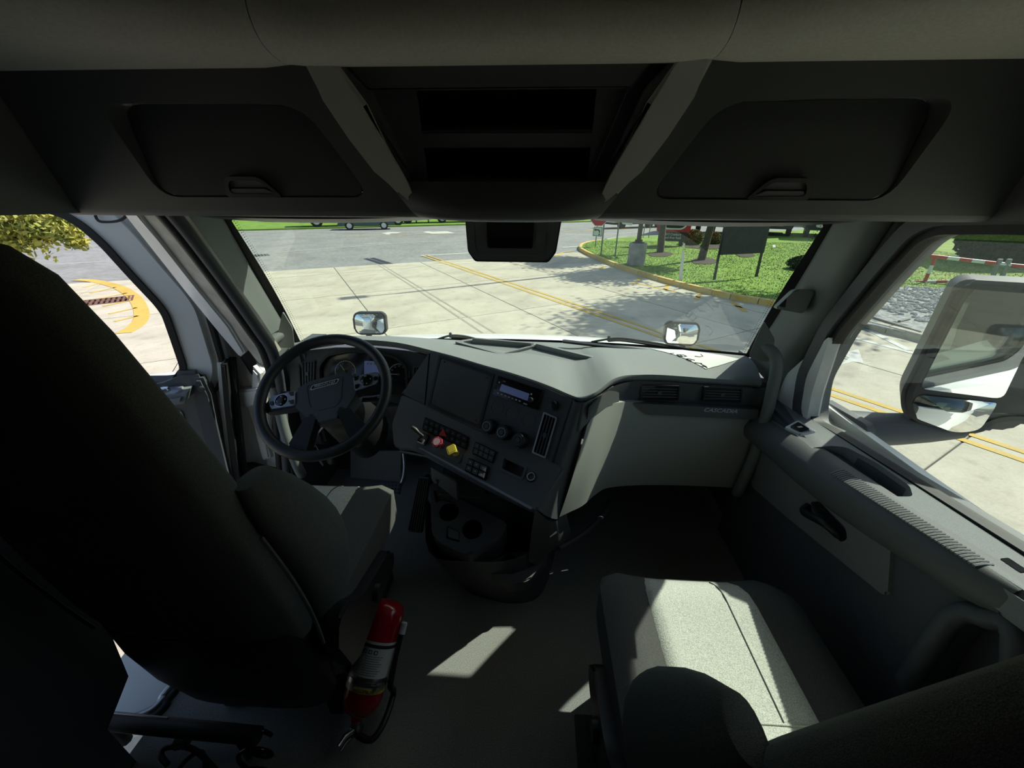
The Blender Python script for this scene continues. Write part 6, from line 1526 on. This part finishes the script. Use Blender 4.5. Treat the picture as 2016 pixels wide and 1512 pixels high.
# grey trailer beyond
tb = Vector((*GZ(800, 448).xy, .10)) + RN * 4.0; tr_ = thing('trailer', 'blue-grey box trailer with landing legs parked across the road', 'trailer', tb)
TG = Fr(tb, RD, -RN)
if TG.v.z < 0: TG.v = -TG.v
if TG.n.dot(EYE - tb) < 0: TG.n = -TG.n
GREYB = mat('trailer_blue_grey', (.20, .25, .28), .5)
prism('box_body', TG, rrect(3.0, 1.15, 17.5, 4.0, .05), -2.5, 0, GREYB, tr_, bev=.03)
prism('side_skirt', TG, rrect(5.6, .42, 17.0, 1.2, .05), -.12, -.02, GREYB, tr_)
wheel(tr_, Fr(TG.p(4.7, .52, -.1), TG.u, TG.n), .52, .3, SIGNW); wheel(tr_, Fr(TG.p(1.0, .52, -.1), TG.u, TG.n), .52, .3, INK)
prism('chassis', TG, rrect(-.2, .75, 5.5, 1.1, .03), -2.0, -.3, INK, tr_)
for a, c in (((1.9, .25), (3.2, 1.15)), ((3.2, .25), (1.9, 1.15))): tube('leg_brace', [TG.p(*a, .0), TG.p(*c, .0)], .04, STEEL, tr_, n=6)
for a in (1.9, 3.2): tube('landing_leg', [TG.p(a, .0, -.05), TG.p(a, 1.2, -.05)], .07, INK, tr_, n=8)
ovl = circ(9.6, .82, .8, 28, .17); ring('emblem_ring', TG, off(ovl, .03), off(ovl, -.03), -.02, .01, INK, tr_); prism('emblem_bar', TG, rrect(9.0, .76, 10.2, .88, .05), -.02, .005, INK, tr_)
# white pickup towing out of the side road
wa2 = GZ(1262, 449, 0); pk_ = thing('pickup_truck', 'white flatbed truck on the road behind the island posts', 'truck', wa2)
PF = Fr(wa2, RD, -RN)
if PF.v.z < 0: PF.v = -PF.v
if PF.n.dot(EYE - wa2) < 0: PF.n = -PF.n
prism('body', PF, [(-3.4, .55), (-3.4, 1.2), (-2.6, 1.35), (-2.0, 1.95), (-.4, 2.0), (-.2, 1.3), (4.5, 1.3), (4.5, .6)], -2.0, 0, WHITE, pk_, bev=.05)
prism('side_window', PF, rnd([(-2.3, 1.4), (-1.85, 1.88), (-.6, 1.9), (-.5, 1.4)], .05), -.01, .02, DGLASS, pk_)
prism('chassis', PF, rrect(-3.2, .35, 4.4, .65, .05), -1.8, -.1, INK, pk_)
for a in (-2.4, 1.0, 2.2): wheel(pk_, Fr(PF.p(a, .42, -.05), PF.u, PF.n), .44, .3, INK)
# dark trucks lined up beyond the lawn and the warehouse
for k in range(4):
    c = GZ(1372, 464, .13) + Vector((0, 3, 0)) + Vector((.89, -.45, 0)) * 3.1 * k; t = thing('parked_truck', 'dark parked truck in the row beyond the red sign', 'truck', c, 'dark trucks parked beyond the lawn')
    F = vplane(c, -.45, -.89)
    prism('body', F, rnd([(-1.2, .5), (-1.2, 1.9), (-.9, 3.6), (.9, 3.6), (1.2, 1.9), (1.2, .5)], .2), -5, 0, DKMET, t, bev=.08)
    prism('grille', F, rrect(-.6, .7, .6, 1.8, .1), -.02, .05, STEEL, t); prism('windscreen', F, rnd([(-1.0, 2.1), (-.85, 3.2), (.85, 3.2), (1.0, 2.1)], .1), -.02, .04, DGLASS, t)
    for a in (-1.0, 1.0): wheel(t, Fr(F.p(a, .5, -.6), F.n, F.u if a > 0 else -F.u), .5, .3, STEEL)
    for a in (-.95, .95): prism('head_lamp', F, rrect(a - .15, .95, a + .15, 1.25, .06), -.02, .05, SIGNW, t)
wb_ = GZ(1560, 455, 0); bl = thing('warehouse', 'long pale warehouse building on the rise beyond the lawn', 'building', wb_ + Vector((8, 14, 0)))
prism('wall', vplane(wb_ + Vector((2, 12, 0)), -.30, -.954), [(-3, 0), (70, 0), (70, 6.5), (-3, 6.5)], -20, 0, mat('warehouse_white', (.55, .58, .58), .7), bl)
prism('roof_edge', vplane(wb_ + Vector((2, 12, 0)), -.30, -.954), [(-3.2, 6.3), (70.2, 6.3), (70.2, 6.9), (-3.2, 6.9)], -20.2, .15, GREYD, bl)
F = vplane(wb_ + Vector((2, 12, 0)), -.30, -.954)
for k in range(8): prism('dock_door', F, rrect(2 + 7 * k, .2, 6 + 7 * k, 3.8, .05), -.02, .06, DKMET, bl)
# dark hedge line behind the verge
for k in range(9):
    c = VG + RD * (-30 + 13 * k) + RN * (13 + 3 * (k % 3)); shrub('verge_tree', 'dark roadside tree in the row on the far verge', (c.x, c.y, .1), 4.0, 6.5, LEAFD, 2600, .5, 'tree', .2)['group'] = 'trees on the far verge'
